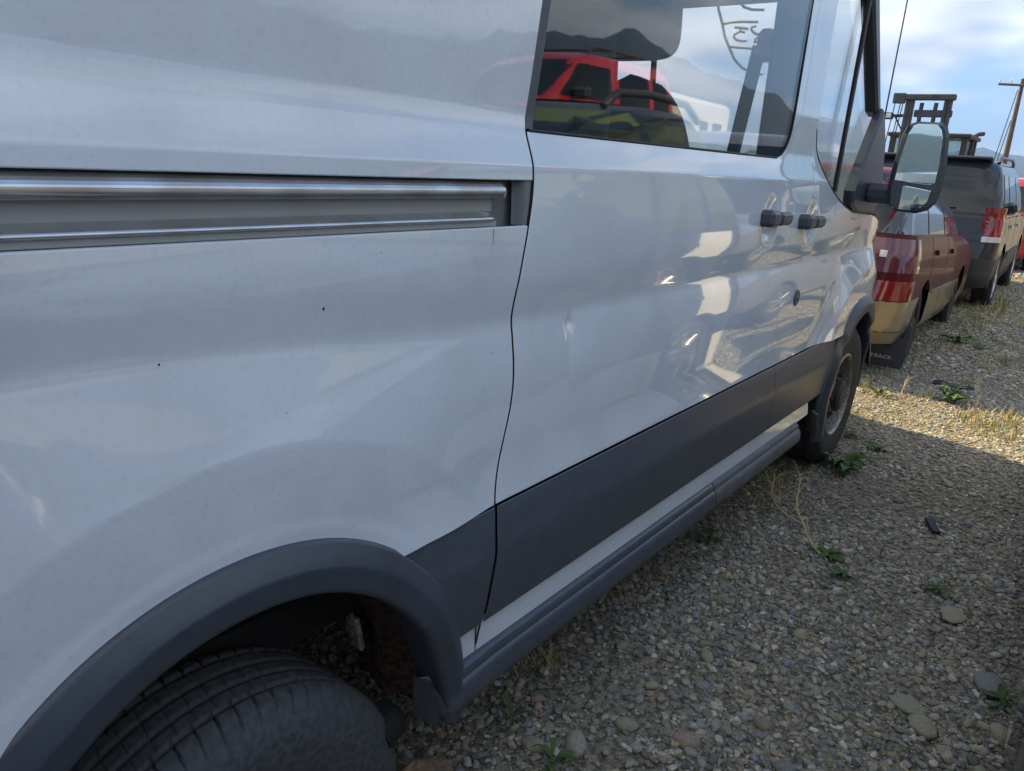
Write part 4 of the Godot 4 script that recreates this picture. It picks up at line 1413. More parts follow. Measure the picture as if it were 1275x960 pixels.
	for s in [1.0, -1.0]:
		var rail := MB.new()
		rail.tube([Vector3(-1.72, 1.43, s * 0.60), Vector3(-1.55, 1.49, s * 0.60), Vector3(-0.5, 1.51, s * 0.60), Vector3(0.1, 1.48, s * 0.59), Vector3(0.2, 1.43, s * 0.58)], 0.016)
		part(t, "roof_rail", rail, M.black_plastic)
	var pl_m := MB.new()
	pl_m.tube([Vector3(-2.25, 0.975, 0.0), Vector3(-2.19, 0.97, 0.5)], 0.008)
	part(t, "wiper", pl_m, M.seal)
	car_wheels(t, c, 0.30, 0.825, M.hub_dark, [-0.03, 0.01])

func lettering(text: String, size: float) -> MeshInstance3D:
	var tm := TextMesh.new()
	tm.text = text
	tm.font_size = 32
	tm.pixel_size = size / 32.0
	tm.depth = 0.006
	var f := SystemFont.new()
	f.font_names = PackedStringArray(["Droid Sans"])
	f.font_weight = 700
	tm.font = f
	var o := MeshInstance3D.new()
	o.name = "lettering"
	o.mesh = tm
	o.material_override = M.alloy
	return o

func suv_shape(kind: String) -> Car:
	var c := Car.new()
	if kind == "dark":
		c.len_ = 4.35
		c.yb = 0.30
		c.low = [[0.28, 0.10, 0.12, 0.84, 0.20], [0.42, 0.02, 0.03, 0.885, 0.22], [0.62, 0.00, 0.00, 0.90, 0.22], [0.85, 0.05, 0.04, 0.90, 0.18], [1.08, 0.10, 0.20, 0.88, 0.16]]
		c.up = [[1.02, 0.09, 1.05, 0.86, 0.13], [1.25, 0.17, 1.35, 0.83, 0.13], [1.48, 0.27, 1.62, 0.775, 0.14], [1.60, 0.34, 1.80, 0.73, 0.16], [1.645, 0.42, 1.95, 0.66, 0.18]]
		c.belt = [[0.0, 1.05], [3.0, 1.02], [3.4, 0.99], [4.1, 0.88], [4.35, 0.78]]
		c.arches = [[0.92, 0.36, 0.40], [3.55, 0.36, 0.40]]
	elif kind == "big":
		c.len_ = 5.0
		c.yb = 0.40
		c.low = [[0.38, 0.10, 0.12, 0.92, 0.16], [0.55, 0.02, 0.02, 0.96, 0.18], [0.80, 0.00, 0.00, 0.98, 0.16], [1.20, 0.03, 0.06, 0.97, 0.14]]
		c.up = [[1.18, 0.04, 1.35, 0.94, 0.10], [1.50, 0.10, 1.60, 0.90, 0.10], [1.80, 0.18, 1.85, 0.84, 0.12], [1.92, 0.24, 2.0, 0.79, 0.14], [1.96, 0.32, 2.15, 0.72, 0.16]]
		c.belt = [[0.0, 1.20], [3.5, 1.20], [3.75, 1.17], [4.8, 1.08], [5.0, 1.0]]
		c.arches = [[1.0, 0.42, 0.45], [3.95, 0.42, 0.45]]
	else:      # the low-nosed people carrier
		c.len_ = 4.0
		c.yb = 0.22
		c.low = [[0.20, 0.12, 0.12, 0.888, 0.24], [0.35, 0.03, 0.03, 0.89, 0.28], [0.60, 0.00, 0.00, 0.89, 0.30], [0.90, 0.03, 0.10, 0.89, 0.26], [1.05, 0.07, 0.25, 0.865, 0.22]]
		c.up = [[1.02, 0.06, 1.80, 0.85, 0.18], [1.25, 0.14, 2.15, 0.82, 0.20], [1.46, 0.24, 2.50, 0.76, 0.22], [1.57, 0.32, 2.75, 0.70, 0.26], [1.61, 0.40, 2.90, 0.63, 0.28]]
		c.yb = 0.16
		c.belt = [[0.0, 1.06], [2.0, 1.02], [2.4, 0.99], [3.7, 0.86], [4.0, 0.70]]
		c.arches = [[0.80, 0.34, 0.36], [3.52, 0.34, 0.355]]
	return c

func dark_suv() -> void:
	var c := suv_shape("dark")
	var t := thing("parked_suv", "dark slate SUV with tall red tail lamp, parked ahead of the maroon wagon", "SUV", Vector3(12.55, -0.10, -1.06))
	t.rotation.y = deg_to_rad(1.0)
	t.scale = Vector3.ONE * 1.06
	var b := MB.new(); c.add_band(b, 0.62, 2.0, 12); c.add_upper(b, 1.02); part(t, "body", b, M.slate_paint)
	var lo := MB.new(); c.add_band(lo, 0.0, 0.62, 8); part(t, "bumper", lo, M.slate_plastic)
	side_windows(t, c, [[slant(0.36, 1.1, 0.35), slant(0.92, 1.1, 0.1)], [slant(1.02, 1.1, 0.1), slant(1.92, 1.1, -0.03)], [slant(2.0, 1.1, -0.03), slant(3.15, 1.1, -1.15)]], cc(1.085), cc(1.50), M.car_glass)
	var rw := MB.new(); c.end_panel(rw, cc(-0.745), cc(0.745), 1.09, 1.56, true, false, 0.007); part(t, "rear_window", rw, M.car_glass)
	var ws := MB.new(); c.end_panel(ws, cc(-0.66), cc(0.66), 1.06, 1.54, true, true, 0.006); part(t, "windscreen", ws, M.car_glass)
	for s in [1.0, -1.0]:
		var l := MB.new()
		c.end_panel(l, func(y: float) -> float: return s * (0.74 + 0.12 * (y - 0.85)), cc(s * 0.885), 0.86, 1.16, false, false, 0.012)
		c.flank(l, cc(0.06), slant(0.20, 0.85, 0.2), cc(0.86), cc(1.16), false, 0.012, s)
		var lamp := part(t, "tail_lamp", l, M.lamp_red)
		var wl := MB.new()
		c.end_panel(wl, cc(s * 0.73), cc(s * 0.88), 0.80, 0.858, false, false, 0.012)
		c.flank(wl, cc(0.06), cc(0.17), cc(0.80), cc(0.858), false, 0.012, s)
		part(lamp, "reversing_lens", wl, M.lamp_white)
		var am := MB.new()
		c.end_panel(am, cc(s * 0.79), cc(s * 0.85), 0.96, 1.03, false, false, 0.018)
		part(lamp, "inner_lens", am, M.lamp_wine)
		var rail := MB.new()
		rail.tube([Vector3(-1.70, 1.62, s * 0.70), Vector3(-1.6, 1.68, s * 0.70), Vector3(-0.2, 1.70, s * 0.70), Vector3(0.25, 1.67, s * 0.69), Vector3(0.35, 1.62, s * 0.68)], 0.018)
		part(t, "roof_rail", rail, M.black_plastic)
		var mi := MB.new()
		mi.rbox(Vector3(0.12, 0.17, 0.20), Transform3D(Basis(), Vector3(0.92, 1.13, s * 1.00)), 0.04)
		part(t, "door_mirror", mi, M.slate_paint)
	var sp := MB.new()
	sp.rbox(Vector3(0.22, 0.035, 1.30), Transform3D(Basis(Vector3(0, 0, 1), -0.10), Vector3(-1.80, 1.655, 0)), 0.014)
	part(t, "roof_spoiler", sp, M.slate_paint)
	for y in [0.80, 1.072]:
		var gs := MB.new(); c.end_panel(gs, cc(-0.73), cc(0.73), y, y + 0.006, y > 1.02, false, 0.0025, 24, 1); part(t, "tailgate_seam", gs, M.seal)
	var wp := MB.new()
	wp.tube([Vector3(c.end_x(0.0, 1.10, true, false) - 0.02, 1.10, 0.0), Vector3(c.end_x(0.35, 1.14, true, false) - 0.02, 1.14, 0.42)], 0.009)
	part(t, "wiper", wp, M.seal)
	var bp := MB.new(); c.end_panel(bp, cc(-0.40), cc(0.40), 0.66, 0.80, false, false, 0.004); part(t, "plate_recess", bp, M.dark_void)
	var frame := MB.new()
	var pth := []
	for q in [[-0.62, 0.775], [-0.56, 0.62], [-0.50, 0.585], [0.50, 0.585], [0.56, 0.62], [0.62, 0.775]]:
		pth.append(Vector3(c.end_x(q[0], q[1], false, false) - 0.010, q[1], q[0]))
	frame.tube(pth, 0.009)
	part(t, "chrome_strip", frame, M.chrome)
	for w in [["4WD", 0.20], ["V6", 0.44]]:
		var tm := lettering(w[0], 0.075)
		tm.material_override = M.chrome
		tm.position = Vector3(c.end_x(w[1], 0.90, false, false) - 0.005, 0.885, w[1])
		tm.rotation = Vector3(0, -PI / 2, 0)
		t.add_child(tm, true)
	stripes(t, c, "door_gap", [[0.98, 0.987, 0.78, 1.05], [1.96, 1.967, 0.34, 1.05], [3.02, 3.027, 0.34, 1.03]], M.seal)
	stripes(t, c, "door_handle", [[1.14, 1.30, 0.92, 0.955, false, 0.022], [2.14, 2.30, 0.91, 0.945, false, 0.022]], M.chrome)
	stripes(t, c, "side_moulding", [[1.40, 3.05, 0.56, 0.63, false, 0.014]], M.slate_plastic)
	var fc := MB.new()
	c.flank(fc, cc(0.56), cc(0.76), cc(0.86), cc(1.00), false, 0.0015, 1.0)
	part(t, "fuel_door", fc, M.slate_paint)
	car_wheels(t, c, 0.345, 0.885, M.alloy)

func plain_car(called: String, label: String, cat: String, c: Car, paint: Material, at: Vector3, turn: float, yw: Array, spans: Array, split := 0.0, lower: Material = null) -> Node3D:
	var t := thing(called, label, cat, at)
	t.rotation.y = deg_to_rad(turn)
	var b := MB.new(); c.add_band(b, split, 2.5, 12); c.add_upper(b, c.up[0][0]); part(t, "body", b, paint)
	if split > 0.0:
		var lo := MB.new(); c.add_band(lo, 0.0, split, 6); part(t, "lower_panel", lo, lower)
	side_windows(t, c, spans, cc(yw[0]), cc(yw[1]), M.car_glass)
	var w: float = c.up[1][3] - 0.12
	var rw := MB.new(); c.end_panel(rw, cc(-w), cc(w), yw[0], yw[1] + 0.02, true, false, 0.006); part(t, "rear_window", rw, M.car_glass)
	var ws := MB.new(); c.end_panel(ws, cc(-w), cc(w), yw[0] - 0.02, yw[1] + 0.04, true, true, 0.006); part(t, "windscreen", ws, M.car_glass)
	for s in [1.0, -1.0]:
		var yl: float = c.up[0][0] - 0.02
		var l := MB.new()
		c.end_panel(l, cc(s * (w - 0.08)), cc(s * (w + 0.13)), yl - 0.28, yl - 0.02, false, false, 0.010)
		c.flank(l, cc(0.08), cc(0.26), cc(yl - 0.28), cc(yl - 0.02), false, 0.010, s)
		part(t, "tail_lamp", l, M.lamp_red)
		var hl := MB.new()
		c.end_panel(hl, cc(s * 0.45), cc(s * 0.78), 0.62, 0.76, false, true, 0.008)
		part(t, "headlamp", hl, M.lamp_white)
		var mi := MB.new()
		var xm: float = c.len_ / 2 - c.up[0][2] - 0.45
		mi.rbox(Vector3(0.12, 0.15, 0.20), Transform3D(Basis(), Vector3(xm, yw[0] + 0.05, s * (c.up[0][3] + 0.10))), 0.04)
		part(t, "door_mirror", mi, M.black_plastic)
		var dh := MB.new()
		for x in [spans[1][0].call(yw[0]) + 0.12, spans[2][0].call(yw[0]) + 0.12]:
			c.flank(dh, cc(x), cc(x + 0.15), cc(yw[0] - 0.17), cc(yw[0] - 0.13), false, 0.02, s, 4, 3)
		part(t, "door_handle", dh, M.black_plastic)
	stripes(t, c, "door_gap", [[spans[1][0].call(yw[0]) - 0.04, spans[1][0].call(yw[0]) - 0.033, c.yb + 0.05, yw[0]], [spans[2][0].call(yw[0]) - 0.04, spans[2][0].call(yw[0]) - 0.033, c.yb + 0.05, yw[0]]], M.seal)
	return t

func opposite_row() -> void:
	# the vehicles behind the photographer, seen in the van's glass and paint
	var c := suv_shape("carrier")
	var t := plain_car("hatchback", "dark grey hatchback with white sills and a white rear quarter, beside the white van", "car", c, M.slate_paint, Vector3(2.85, 0, 1.800), 180.0, [1.06, 1.535], [[slant(0.22, 1.1, 0.5), slant(0.62, 1.1, 0.1)], [slant(0.70, 1.1, 0.1), slant(1.20, 1.1, 0.0)], [slant(1.28, 1.1, 0.0), slant(2.05, 1.1, -1.5)]], 0.40, M.plain_white_paint)
	for o in t.get_children():
		if o.name.begins_with("side_window"): o.mesh.surface_set_material(0, M.deep_olive_glass)
		elif o.name == "windscreen": o.mesh.surface_set_material(0, M.olive_glass)
	var quarter := MB.new()
	c.flank(quarter, cc(0.38), slant(0.84, 0.8, -0.4), func(x: float) -> float: return maxf(0.66, 0.34 + sqrt(maxf(0.0, 0.39 * 0.39 - pow(x - 0.80, 2.0)))), cc(1.02), false, 0.003, 1.0, 20, 10)
	part(t, "rear_quarter", quarter, M.plain_white_paint, Vector3.ZERO, "white replacement rear quarter panel")
	car_wheels(t, c, 0.325, 0.865, M.alloy)
	for s in [1.0, -1.0]:
		var rail := MB.new()
		rail.tube([Vector3(-1.6, 1.58, s * 0.68), Vector3(-1.4, 1.66, s * 0.68), Vector3(-0.9, 1.67, s * 0.68), Vector3(-0.6, 1.65, s * 0.68), Vector3(-0.5, 1.58, s * 0.67)], 0.02)
		part(t, "roof_rail", rail, M.black_plastic)
	var b := suv_shape("big")
	var spans_big := [[slant(0.28, 1.25, 0.2), slant(1.15, 1.25, 0.02)], [slant(1.28, 1.25, 0.0), slant(2.25, 1.25, 0.0)], [slant(2.36, 1.25, 0.0), slant(3.60, 1.25, -0.75)]]
	var rs := suv_shape("dark")
	var r := plain_car("red_suv", "red SUV with roof rack standing on the rise behind the dark hatchback", "SUV", rs, M.red_paint, Vector3(9.9, 0.88, 6.0), 180.0, [1.085, 1.50], [[slant(0.36, 1.1, 0.35), slant(0.92, 1.1, 0.1)], [slant(1.06, 1.1, 0.1), slant(1.88, 1.1, -0.03)], [slant(2.06, 1.1, -0.03), slant(3.10, 1.1, -1.15)]])
	r.scale = Vector3.ONE * 1.08
	car_wheels(r, rs, 0.345, 0.885, M.alloy)
	var rk := MB.new()
	for s in [1.0, -1.0]:
		rk.tube([Vector3(-1.75, 1.64, s * 0.70), Vector3(-1.65, 1.73, s * 0.70), Vector3(0.1, 1.73, s * 0.70), Vector3(0.25, 1.64, s * 0.70)], 0.02)
	for x in [-1.5, -0.8, -0.1]: rk.tube([Vector3(x, 1.72, -0.70), Vector3(x, 1.72, 0.70)], 0.016)
	part(r, "roof_rack", rk, M.black_plastic)
	var fu := MB.new()
	rs.flank(fu, cc(0.56), cc(0.76), cc(0.86), cc(1.00), false, 0.003, 1.0)
	rs.flank(fu, cc(0.56), cc(0.76), cc(0.86), cc(1.00), false, 0.003, -1.0)
	part(r, "fuel_door", fu, M.red_paint)
	var gb := plain_car("white_suv", "white SUV parked close behind the van's rear doors", "SUV", b, M.plain_white_paint, Vector3(-3.75, -0.12, -1.05), 0.0, [1.25, 1.78], spans_big)
	car_wheels(gb, b, 0.39, 0.95, M.alloy)
	var ws_ := suv_shape("carrier")
	ws_.len_ = 4.6
	ws_.up = [[1.02, 0.06, 1.30, 0.85, 0.18], [1.22, 0.20, 1.72, 0.80, 0.20], [1.40, 0.40, 2.12, 0.72, 0.22], [1.47, 0.60, 2.42, 0.64, 0.26]]
	ws_.belt = [[0.0, 1.02], [2.8, 1.0], [3.2, 0.97], [4.4, 0.82], [4.6, 0.70]]
	ws_.arches = [[0.95, 0.34, 0.36], [3.65, 0.34, 0.36]]
	var sd := plain_car("blue_sedan", "dark blue sedan in the opposite row, behind the photographer's left shoulder", "car", ws_, M.blue_paint, Vector3(-1.68, -0.05, 1.93), 180.0, [1.05, 1.38], [[slant(0.5, 1.1, 0.6), slant(1.1, 1.1, 0.1)], [slant(1.2, 1.1, 0.1), slant(2.0, 1.1, 0.0)], [slant(2.08, 1.1, 0.0), slant(3.05, 1.1, -1.5)]])
	car_wheels(sd, ws_, 0.31, 0.865, M.alloy)
	var wv := plain_car("white_suv", "white SUV with loaded roof rack behind the tall red SUV", "SUV", b, M.plain_white_paint, Vector3(18.6, 0.75, 10.1), 180.0, [1.25, 1.78], spans_big)
	car_wheels(wv, b, 0.39, 0.95, M.alloy)
	var ld := MB.new()
	ld.box(Vector3(-1.9, 2.02, -0.70), Vector3(-0.6, 2.20, 0.70), 0.03)
	for x in [-1.8, -1.5, -1.2, -0.9]: ld.tube([Vector3(x, 2.0, 0.7), Vector3(x, 2.36, 0.7)], 0.015)
	ld.tube([Vector3(-2.0, 2.02, 0.74), Vector3(0.3, 2.02, 0.74)], 0.02)
	ld.tube([Vector3(-2.0, 2.02, -0.74), Vector3(0.3, 2.02, -0.74)], 0.02)
	part(wv, "roof_rack", ld, M.plain_white_paint)
	var dk := suv_shape("dark")
	var d := plain_car("grey_suv", "dark grey SUV behind the dark hatchback, nose to the hills", "SUV", dk, M.grey_paint, Vector3(8.3, 0.02, 2.30), 180.0, [1.085, 1.50], [[slant(0.36, 1.1, 0.35), slant(0.92, 1.1, 0.1)], [slant(1.02, 1.1, 0.1), slant(1.92, 1.1, -0.03)], [slant(2.0, 1.1, -0.03), slant(3.15, 1.1, -1.15)]])
	car_wheels(d, dk, 0.345, 0.885, M.alloy)
	# a camper body far off
	var at := Vector3(30.5, 0.72, 14.0)
	var cv := thing("camper_trailer", "cream camper trailer far across the lot", "trailer", at)
	var cb := MB.new(); cb.box(Vector3(-3.2, 0.55, -1.15), Vector3(3.2, 3.0, 1.15), 0.18); part(cv, "body", cb, M.plain_white_paint)
	for x in [-2.2, 0.6, 2.0]:
		var wm := MB.new(); wm.box(Vector3(x - 0.45, 1.5, -1.17), Vector3(x + 0.45, 2.2, -1.14), 0.01); part(cv, "window", wm, M.car_glass)
	var dm := MB.new(); dm.box(Vector3(-1.35, 0.7, -1.175), Vector3(-0.7, 2.4, -1.14), 0.01); part(cv, "door", dm, M.silver_paint)
	var sk := MB.new(); sk.box(Vector3(-3.0, 0.35, -1.1), Vector3(3.0, 0.55, 1.1), 0.02); part(cv, "chassis", sk, M.machine_dark)
	for s in [1.0, -1.0]:
		for x in [-0.4, 0.4]: wheel(cv, Vector3.ZERO, Vector3(x, 0.0, s * 1.14), 0.34, 0.2, s, "car", M.rubber, M.alloy)

func far_row() -> void:
	var dk := suv_shape("dark")
	var d := plain_car("red_suv", "small red SUV ahead of the dark slate SUV, only its tail showing", "SUV", dk, M.red_paint, Vector3(18.8, -0.12, -0.93), 0.0, [1.085, 1.50], [[slant(0.36, 1.1, 0.35), slant(0.92, 1.1, 0.1)], [slant(1.02, 1.1, 0.1), slant(1.92, 1.1, -0.03)], [slant(2.0, 1.1, -0.03), slant(3.15, 1.1, -1.15)]])
	car_wheels(d, dk, 0.345, 0.885, M.alloy)

func forklift() -> void:
	var t := thing("forklift", "dark grey forklift with raised double mast behind the parked cars", "forklift", Vector3(16.8, 0, -2.2))
	var o := Vector3(-16.8, 0, 2.2)
	for z in [[-2.49, -2.36], [-1.87, -1.75]]:
		var m := MB.new()
		m.box(Vector3(15.95, 0.15, z[0]), Vector3(16.10, 2.80, z[1]), 0.012)
		m.box(Vector3(15.93, 0.15, z[0] + 0.06), Vector3(15.96, 2.78, z[1] - 0.06), 0.006)
		part(t, "mast_rail", m, M.mast_paint, o)
	for z in [-2.23, -2.00]:
		var m := MB.new()
		m.tube([Vector3(16.02, 0.3, z), Vector3(16.02, 2.72, z)], 0.035)
		part(t, "lift_cylinder", m, M.mast_paint, o)
	var cb := MB.new()
	cb.box(Vector3(15.90, 2.76, -2.68), Vector3(16.06, 2.86, -1.70), 0.015)
	part(t, "crossbar", cb, M.mast_paint, o)
	cb = MB.new()
	cb.box(Vector3(15.99, 2.48, -2.33), Vector3(16.08, 2.60, -1.72), 0.015)
	part(t, "crossbar", cb, M.mast_paint, o)
	var pl_ := MB.new()
	pl_.box(Vector3(15.88, 2.70, -2.70), Vector3(16.0, 2.875, -2.50), 0.012)
	part(t, "chain_head", pl_, M.mast_paint, o)
	for z in [-2.66, -2.57, -2.53]:
		var m := MB.new()
		m.tube([Vector3(15.95, 2.72, z), Vector3(15.95, 1.2, z - 0.10)], 0.009, -1, 5)
		part(t, "chain", m, M.machine_dark, o)
	var la := MB.new()
	la.box(Vector3(15.90, 2.43, -2.82), Vector3(16.02, 2.545, -2.66), 0.012)
	var lamp := part(t, "work_lamp", la, M.machine_dark, o)
	la = MB.new(); la.box(Vector3(15.893, 2.45, -2.80), Vector3(15.905, 2.525, -2.68), 0.004)
	part(lamp, "lens", la, M.lamp_white, o)
	la = MB.new(); la.bar(Vector3(15.98, 2.49, -2.68), Vector3(16.0, 2.50, -2.46), 0.04, 0.05)
	la.bar(Vector3(15.98, 2.47, -2.62), Vector3(16.02, 2.15, -2.42), 0.025, 0.025)
	part(t, "lamp_bracket", la, M.machine_dark, o)
	var cab := MB.new()
	for p in [[17.2, -2.85], [17.2, -1.60], [18.4, -2.85], [18.4, -1.60]]:
		cab.box(Vector3(p[0] - 0.05, 0.9, p[1] - 0.05), Vector3(p[0] + 0.05, 2.22, p[1] + 0.05), 0.01)
	cab.box(Vector3(17.1, 2.20, -2.95), Vector3(18.5, 2.28, -1.50), 0.02)
	cab.box(Vector3(17.15, 0.4, -2.9), Vector3(18.45, 1.35, -1.55), 0.04)
	cab.box(Vector3(18.3, 0.4, -2.8), Vector3(19.3, 1.45, -1.65), 0.08)
	part(t, "cab", cab, M.machine_dark, o)
	var gl := MB.new()
	gl.box(Vector3(17.19, 1.35, -2.79), Vector3(17.205, 2.2, -1.66), 0.002)
	gl.box(Vector3(17.26, 1.35, -1.61), Vector3(18.34, 2.2, -1.60), 0.002)
	part(t, "cab_window", gl, M.cab_glass, o)
	var ex := MB.new()
	ex.tube([Vector3(17.9, 1.3, -1.60), Vector3(17.9, 2.20, -1.56), Vector3(17.92, 2.28, -1.55), Vector3(17.98, 2.32, -1.49), Vector3(18.05, 2.335, -1.42)], 0.04)
	part(t, "exhaust_pipe", ex, M.machine_dark, o)
	for x in [16.6, 18.9]:
		for z in [-2.95, -1.55]: wheel(t, o, Vector3(x, 0.35, z + (0.1 if z > -2 else -0.1)), 0.38, 0.25, 1.0 if z > -2 else -1.0, "car", M.rubber, M.mast_paint)

func utility_pole() -> void:
	var at := Vector3(40, -0.3, -3.18)
	var t := thing("utility_pole", "weathered wooden utility pole with short crossarm at the right edge", "utility pole", at)
	var m := MB.new()
	m.tube([Vector3(0, -0.2, 0), Vector3(0, 3.0, 0), Vector3(0, 6.05, 0)], 0.14, 0.075, 14)
	part(t, "pole", m, M.pole_wood)
	m = MB.new()
	m.rbox(Vector3(0.09, 0.09, 1.8), Transform3D(Basis(Vector3(1, 0, 0), 0.06), Vector3(-0.14, 5.78, 0.05)), 0.02)
	part(t, "crossarm", m, M.pole_wood)
	for z in [-0.8, -0.4, 0.5, 0.85]:
		m = MB.new()
		m.lathe([Vector2(0.02, 0), Vector2(0.045, 0.04), Vector2(0.03, 0.08), Vector2(0.045, 0.10), Vector2(0.0001, 0.15)], Transform3D(Basis(), Vector3(-0.14, 5.86 - 0.06 * z, z)), 10)
		part(t, "insulator", m, M.lamp_white)
	m = MB.new()
	m.tube([Vector3(-0.1, 5.6, -0.1), Vector3(-0.4, 0.2, -0.62)], 0.018, -1, 5)
	part(t, "guy_wire", m, M.wire)
	m = MB.new()
	m.tube([Vector3(-0.1, 4.4, -0.1), Vector3(-0.4, 0.2, -0.50)], 0.018, -1, 5)
	part(t, "guy_wire", m, M.wire)

# ------------------------------------------------------------------ plants and small things
func weed(x: float, z: float, size: float, leaves: int, label: String, tall := 0.4) -> void:
	var mb := MB.new()
	for k in leaves:
		var a := TAU * (k + rng.randf() * 0.8) / leaves
		var l := size * rng.randf_range(0.55, 1.15)
		var w := l * rng.randf_range(0.13, 0.22)
		var rise := tall * rng.randf_range(0.4, 1.3)
		var dir := Vector3(cos(a), 0, sin(a))
		var side := Vector3(-sin(a), 0, cos(a))
		var root := Vector3(x + rng.randf_range(-0.25, 0.25) * size, 0, z + rng.randf_range(-0.25, 0.25) * size)
		root.y = gh(root.x, root.z) + rng.randf_range(0.0, 0.25) * size * tall
		var tw := rng.randf_range(-0.5, 0.5)
		mb.grid(2, 5, func(u: float, t: float) -> Vector3:
			var q := (u - 0.5) * 2.0
			var h := sin(t * 2.1) * rise * l - t * t * l * 0.15
			return root + dir * l * t + Vector3(0, h + 0.006 + absf(q) * w * 0.25, 0) + (side + Vector3(0, tw, 0)) * q * w * sin(PI * clampf(t * 0.92 + 0.06, 0, 1)), Vector3(0, 1, 0))
	solo("weed", mb, M.leaf, label, "weed", Vector3(x, gh(x, z), z), "small weeds in the gravel")

func dry_stem(called: String, pts: Array, r: float, label: String, twigs := 5) -> void:
	var path := []
	var n := 40
	for k in n + 1:
		var f := float(k) / n * (pts.size() - 1)
		var i := mini(int(f), pts.size() - 2)
		var a: Vector3 = pts[maxi(i - 1, 0)]
		var d: Vector3 = pts[mini(i + 2, pts.size() - 1)]
		path.append((pts[i] as Vector3).cubic_interpolate(pts[i + 1], a, d, f - i))
	var mb := MB.new()
	mb.col = Color(1, 1, 1)
	mb.tube(path, r, r * 0.45, 6)
	for k in twigs:
		var i := rng.randi_range(6, n - 8)
		var p: Vector3 = path[i]
		var d: Vector3 = (path[i + 3] - path[i]).normalized()
		var o := (d + Vector3(rng.randf_range(-1, 1), rng.randf_range(-0.2, 0.9), rng.randf_range(-1, 1)) * 0.8).normalized()
		var l := rng.randf_range(0.04, 0.12)
		mb.tube([p, p + o * l * 0.6 + Vector3(0, 0.004, 0), p + o * l], r * 0.5, r * 0.25, 5)
	var at: Vector3 = pts[0]
	solo(called, mb, M.straw, label, "dry stem", at)

func build_grass() -> void:
	# short grass: one blade shape, many copies
	var mb := MB.new()
	mb.grid(2, 4, func(u: float, t: float) -> Vector3:
		return Vector3((u - 0.5) * 0.07 * (1.0 - t * 0.9), t, 0.30 * t * t), Vector3(0, 0, -1))
	var blade := mb.mesh(M.straw)
	var xf := []
	var cols := []
	var spots := [      # centre x, z, radius x, radius z, count, height, share of green
		[8.3, -0.15, 1.6, 0.25, 900, 0.06, 0.75], [7.6, 0.25, 1.0, 0.25, 350, 0.05, 0.6], [10.1, 0.0, 0.55, 0.7, 1100, 0.06, 0.3], [11.0, -0.15, 0.9, 0.3, 500, 0.085, 0.6], [11.6, 0.35, 1.0, 0.5, 500, 0.06, 0.35],
		[5.1, 0.05, 0.35, 0.5, 260, 0.045, 0.45], [5.25, 0.62, 0.28, 0.25, 520, 0.06, 0.5], [5.5, 0.2, 0.15, 0.6, 160, 0.07, 0.2], [13.5, 0.2, 2.0, 0.8, 700, 0.07, 0.3],
		[0.6, -0.6, 0.5, 0.35, 260, 0.09, 0.8], [1.0, -0.75, 0.3, 0.3, 160, 0.12, 0.85], [3.2, -0.15, 0.35, 0.2, 160, 0.06, 0.15], [1.62, -0.16, 0.12, 0.06, 90, 0.05, 0.0], [2.0, -0.17, 0.4, 0.05, 60, 0.035, 0.1], [6.0, 0.1, 0.5, 0.5, 120, 0.05, 0.5], [7.0, 0.5, 1.0, 0.4, 200, 0.05, 0.5]]
	for s in spots:
		var clumps := []
		for k in maxi(4, int(s[4] / 22)):
			var a := rng.randf() * TAU
			var q := sqrt(rng.randf())
			clumps.append(Vector2(s[0] + cos(a) * q * s[2], s[1] + sin(a) * q * s[3]))
		for k in s[4]:
			var c: Vector2 = clumps[rng.randi() % clumps.size()]
			var x := c.x + rng.randfn(0, 0.035)
			var z := c.y + rng.randfn(0, 0.035)
			var h: float = s[5] * rng.randf_range(0.45, 1.5)
			var b := Basis(Vector3.UP, rng.randf() * TAU) * Basis(Vector3(1, 0, 0), rng.randf_range(-0.1, 0.75)) * Basis.from_scale(Vector3(h * 1.1, h, h))
			xf.append(Transform3D(b, Vector3(x, gh(x, z) - 0.003, z)))
			cols.append(Color(0.30, 0.55, 0.24) * rng.randf_range(0.6, 1.1) if rng.randf() < s[6] else Color(1.05, 1.0, 0.85) * rng.randf_range(0.55, 1.1))
	var mm := MultiMesh.new()
	mm.transform_format = MultiMesh.TRANSFORM_3D
	mm.use_colors = true
	mm.mesh = blade
	mm.instance_count = xf.size()
	for k in xf.size():
		mm.set_instance_transform(k, xf[k])
		mm.set_instance_color(k, cols[k])
	var o := MultiMeshInstance3D.new()
	o.name = "grass"
	o.multimesh = mm
	add_child(o, true)
	tag(o, "sparse green and straw coloured grass between the stones", "grass", "", "stuff")

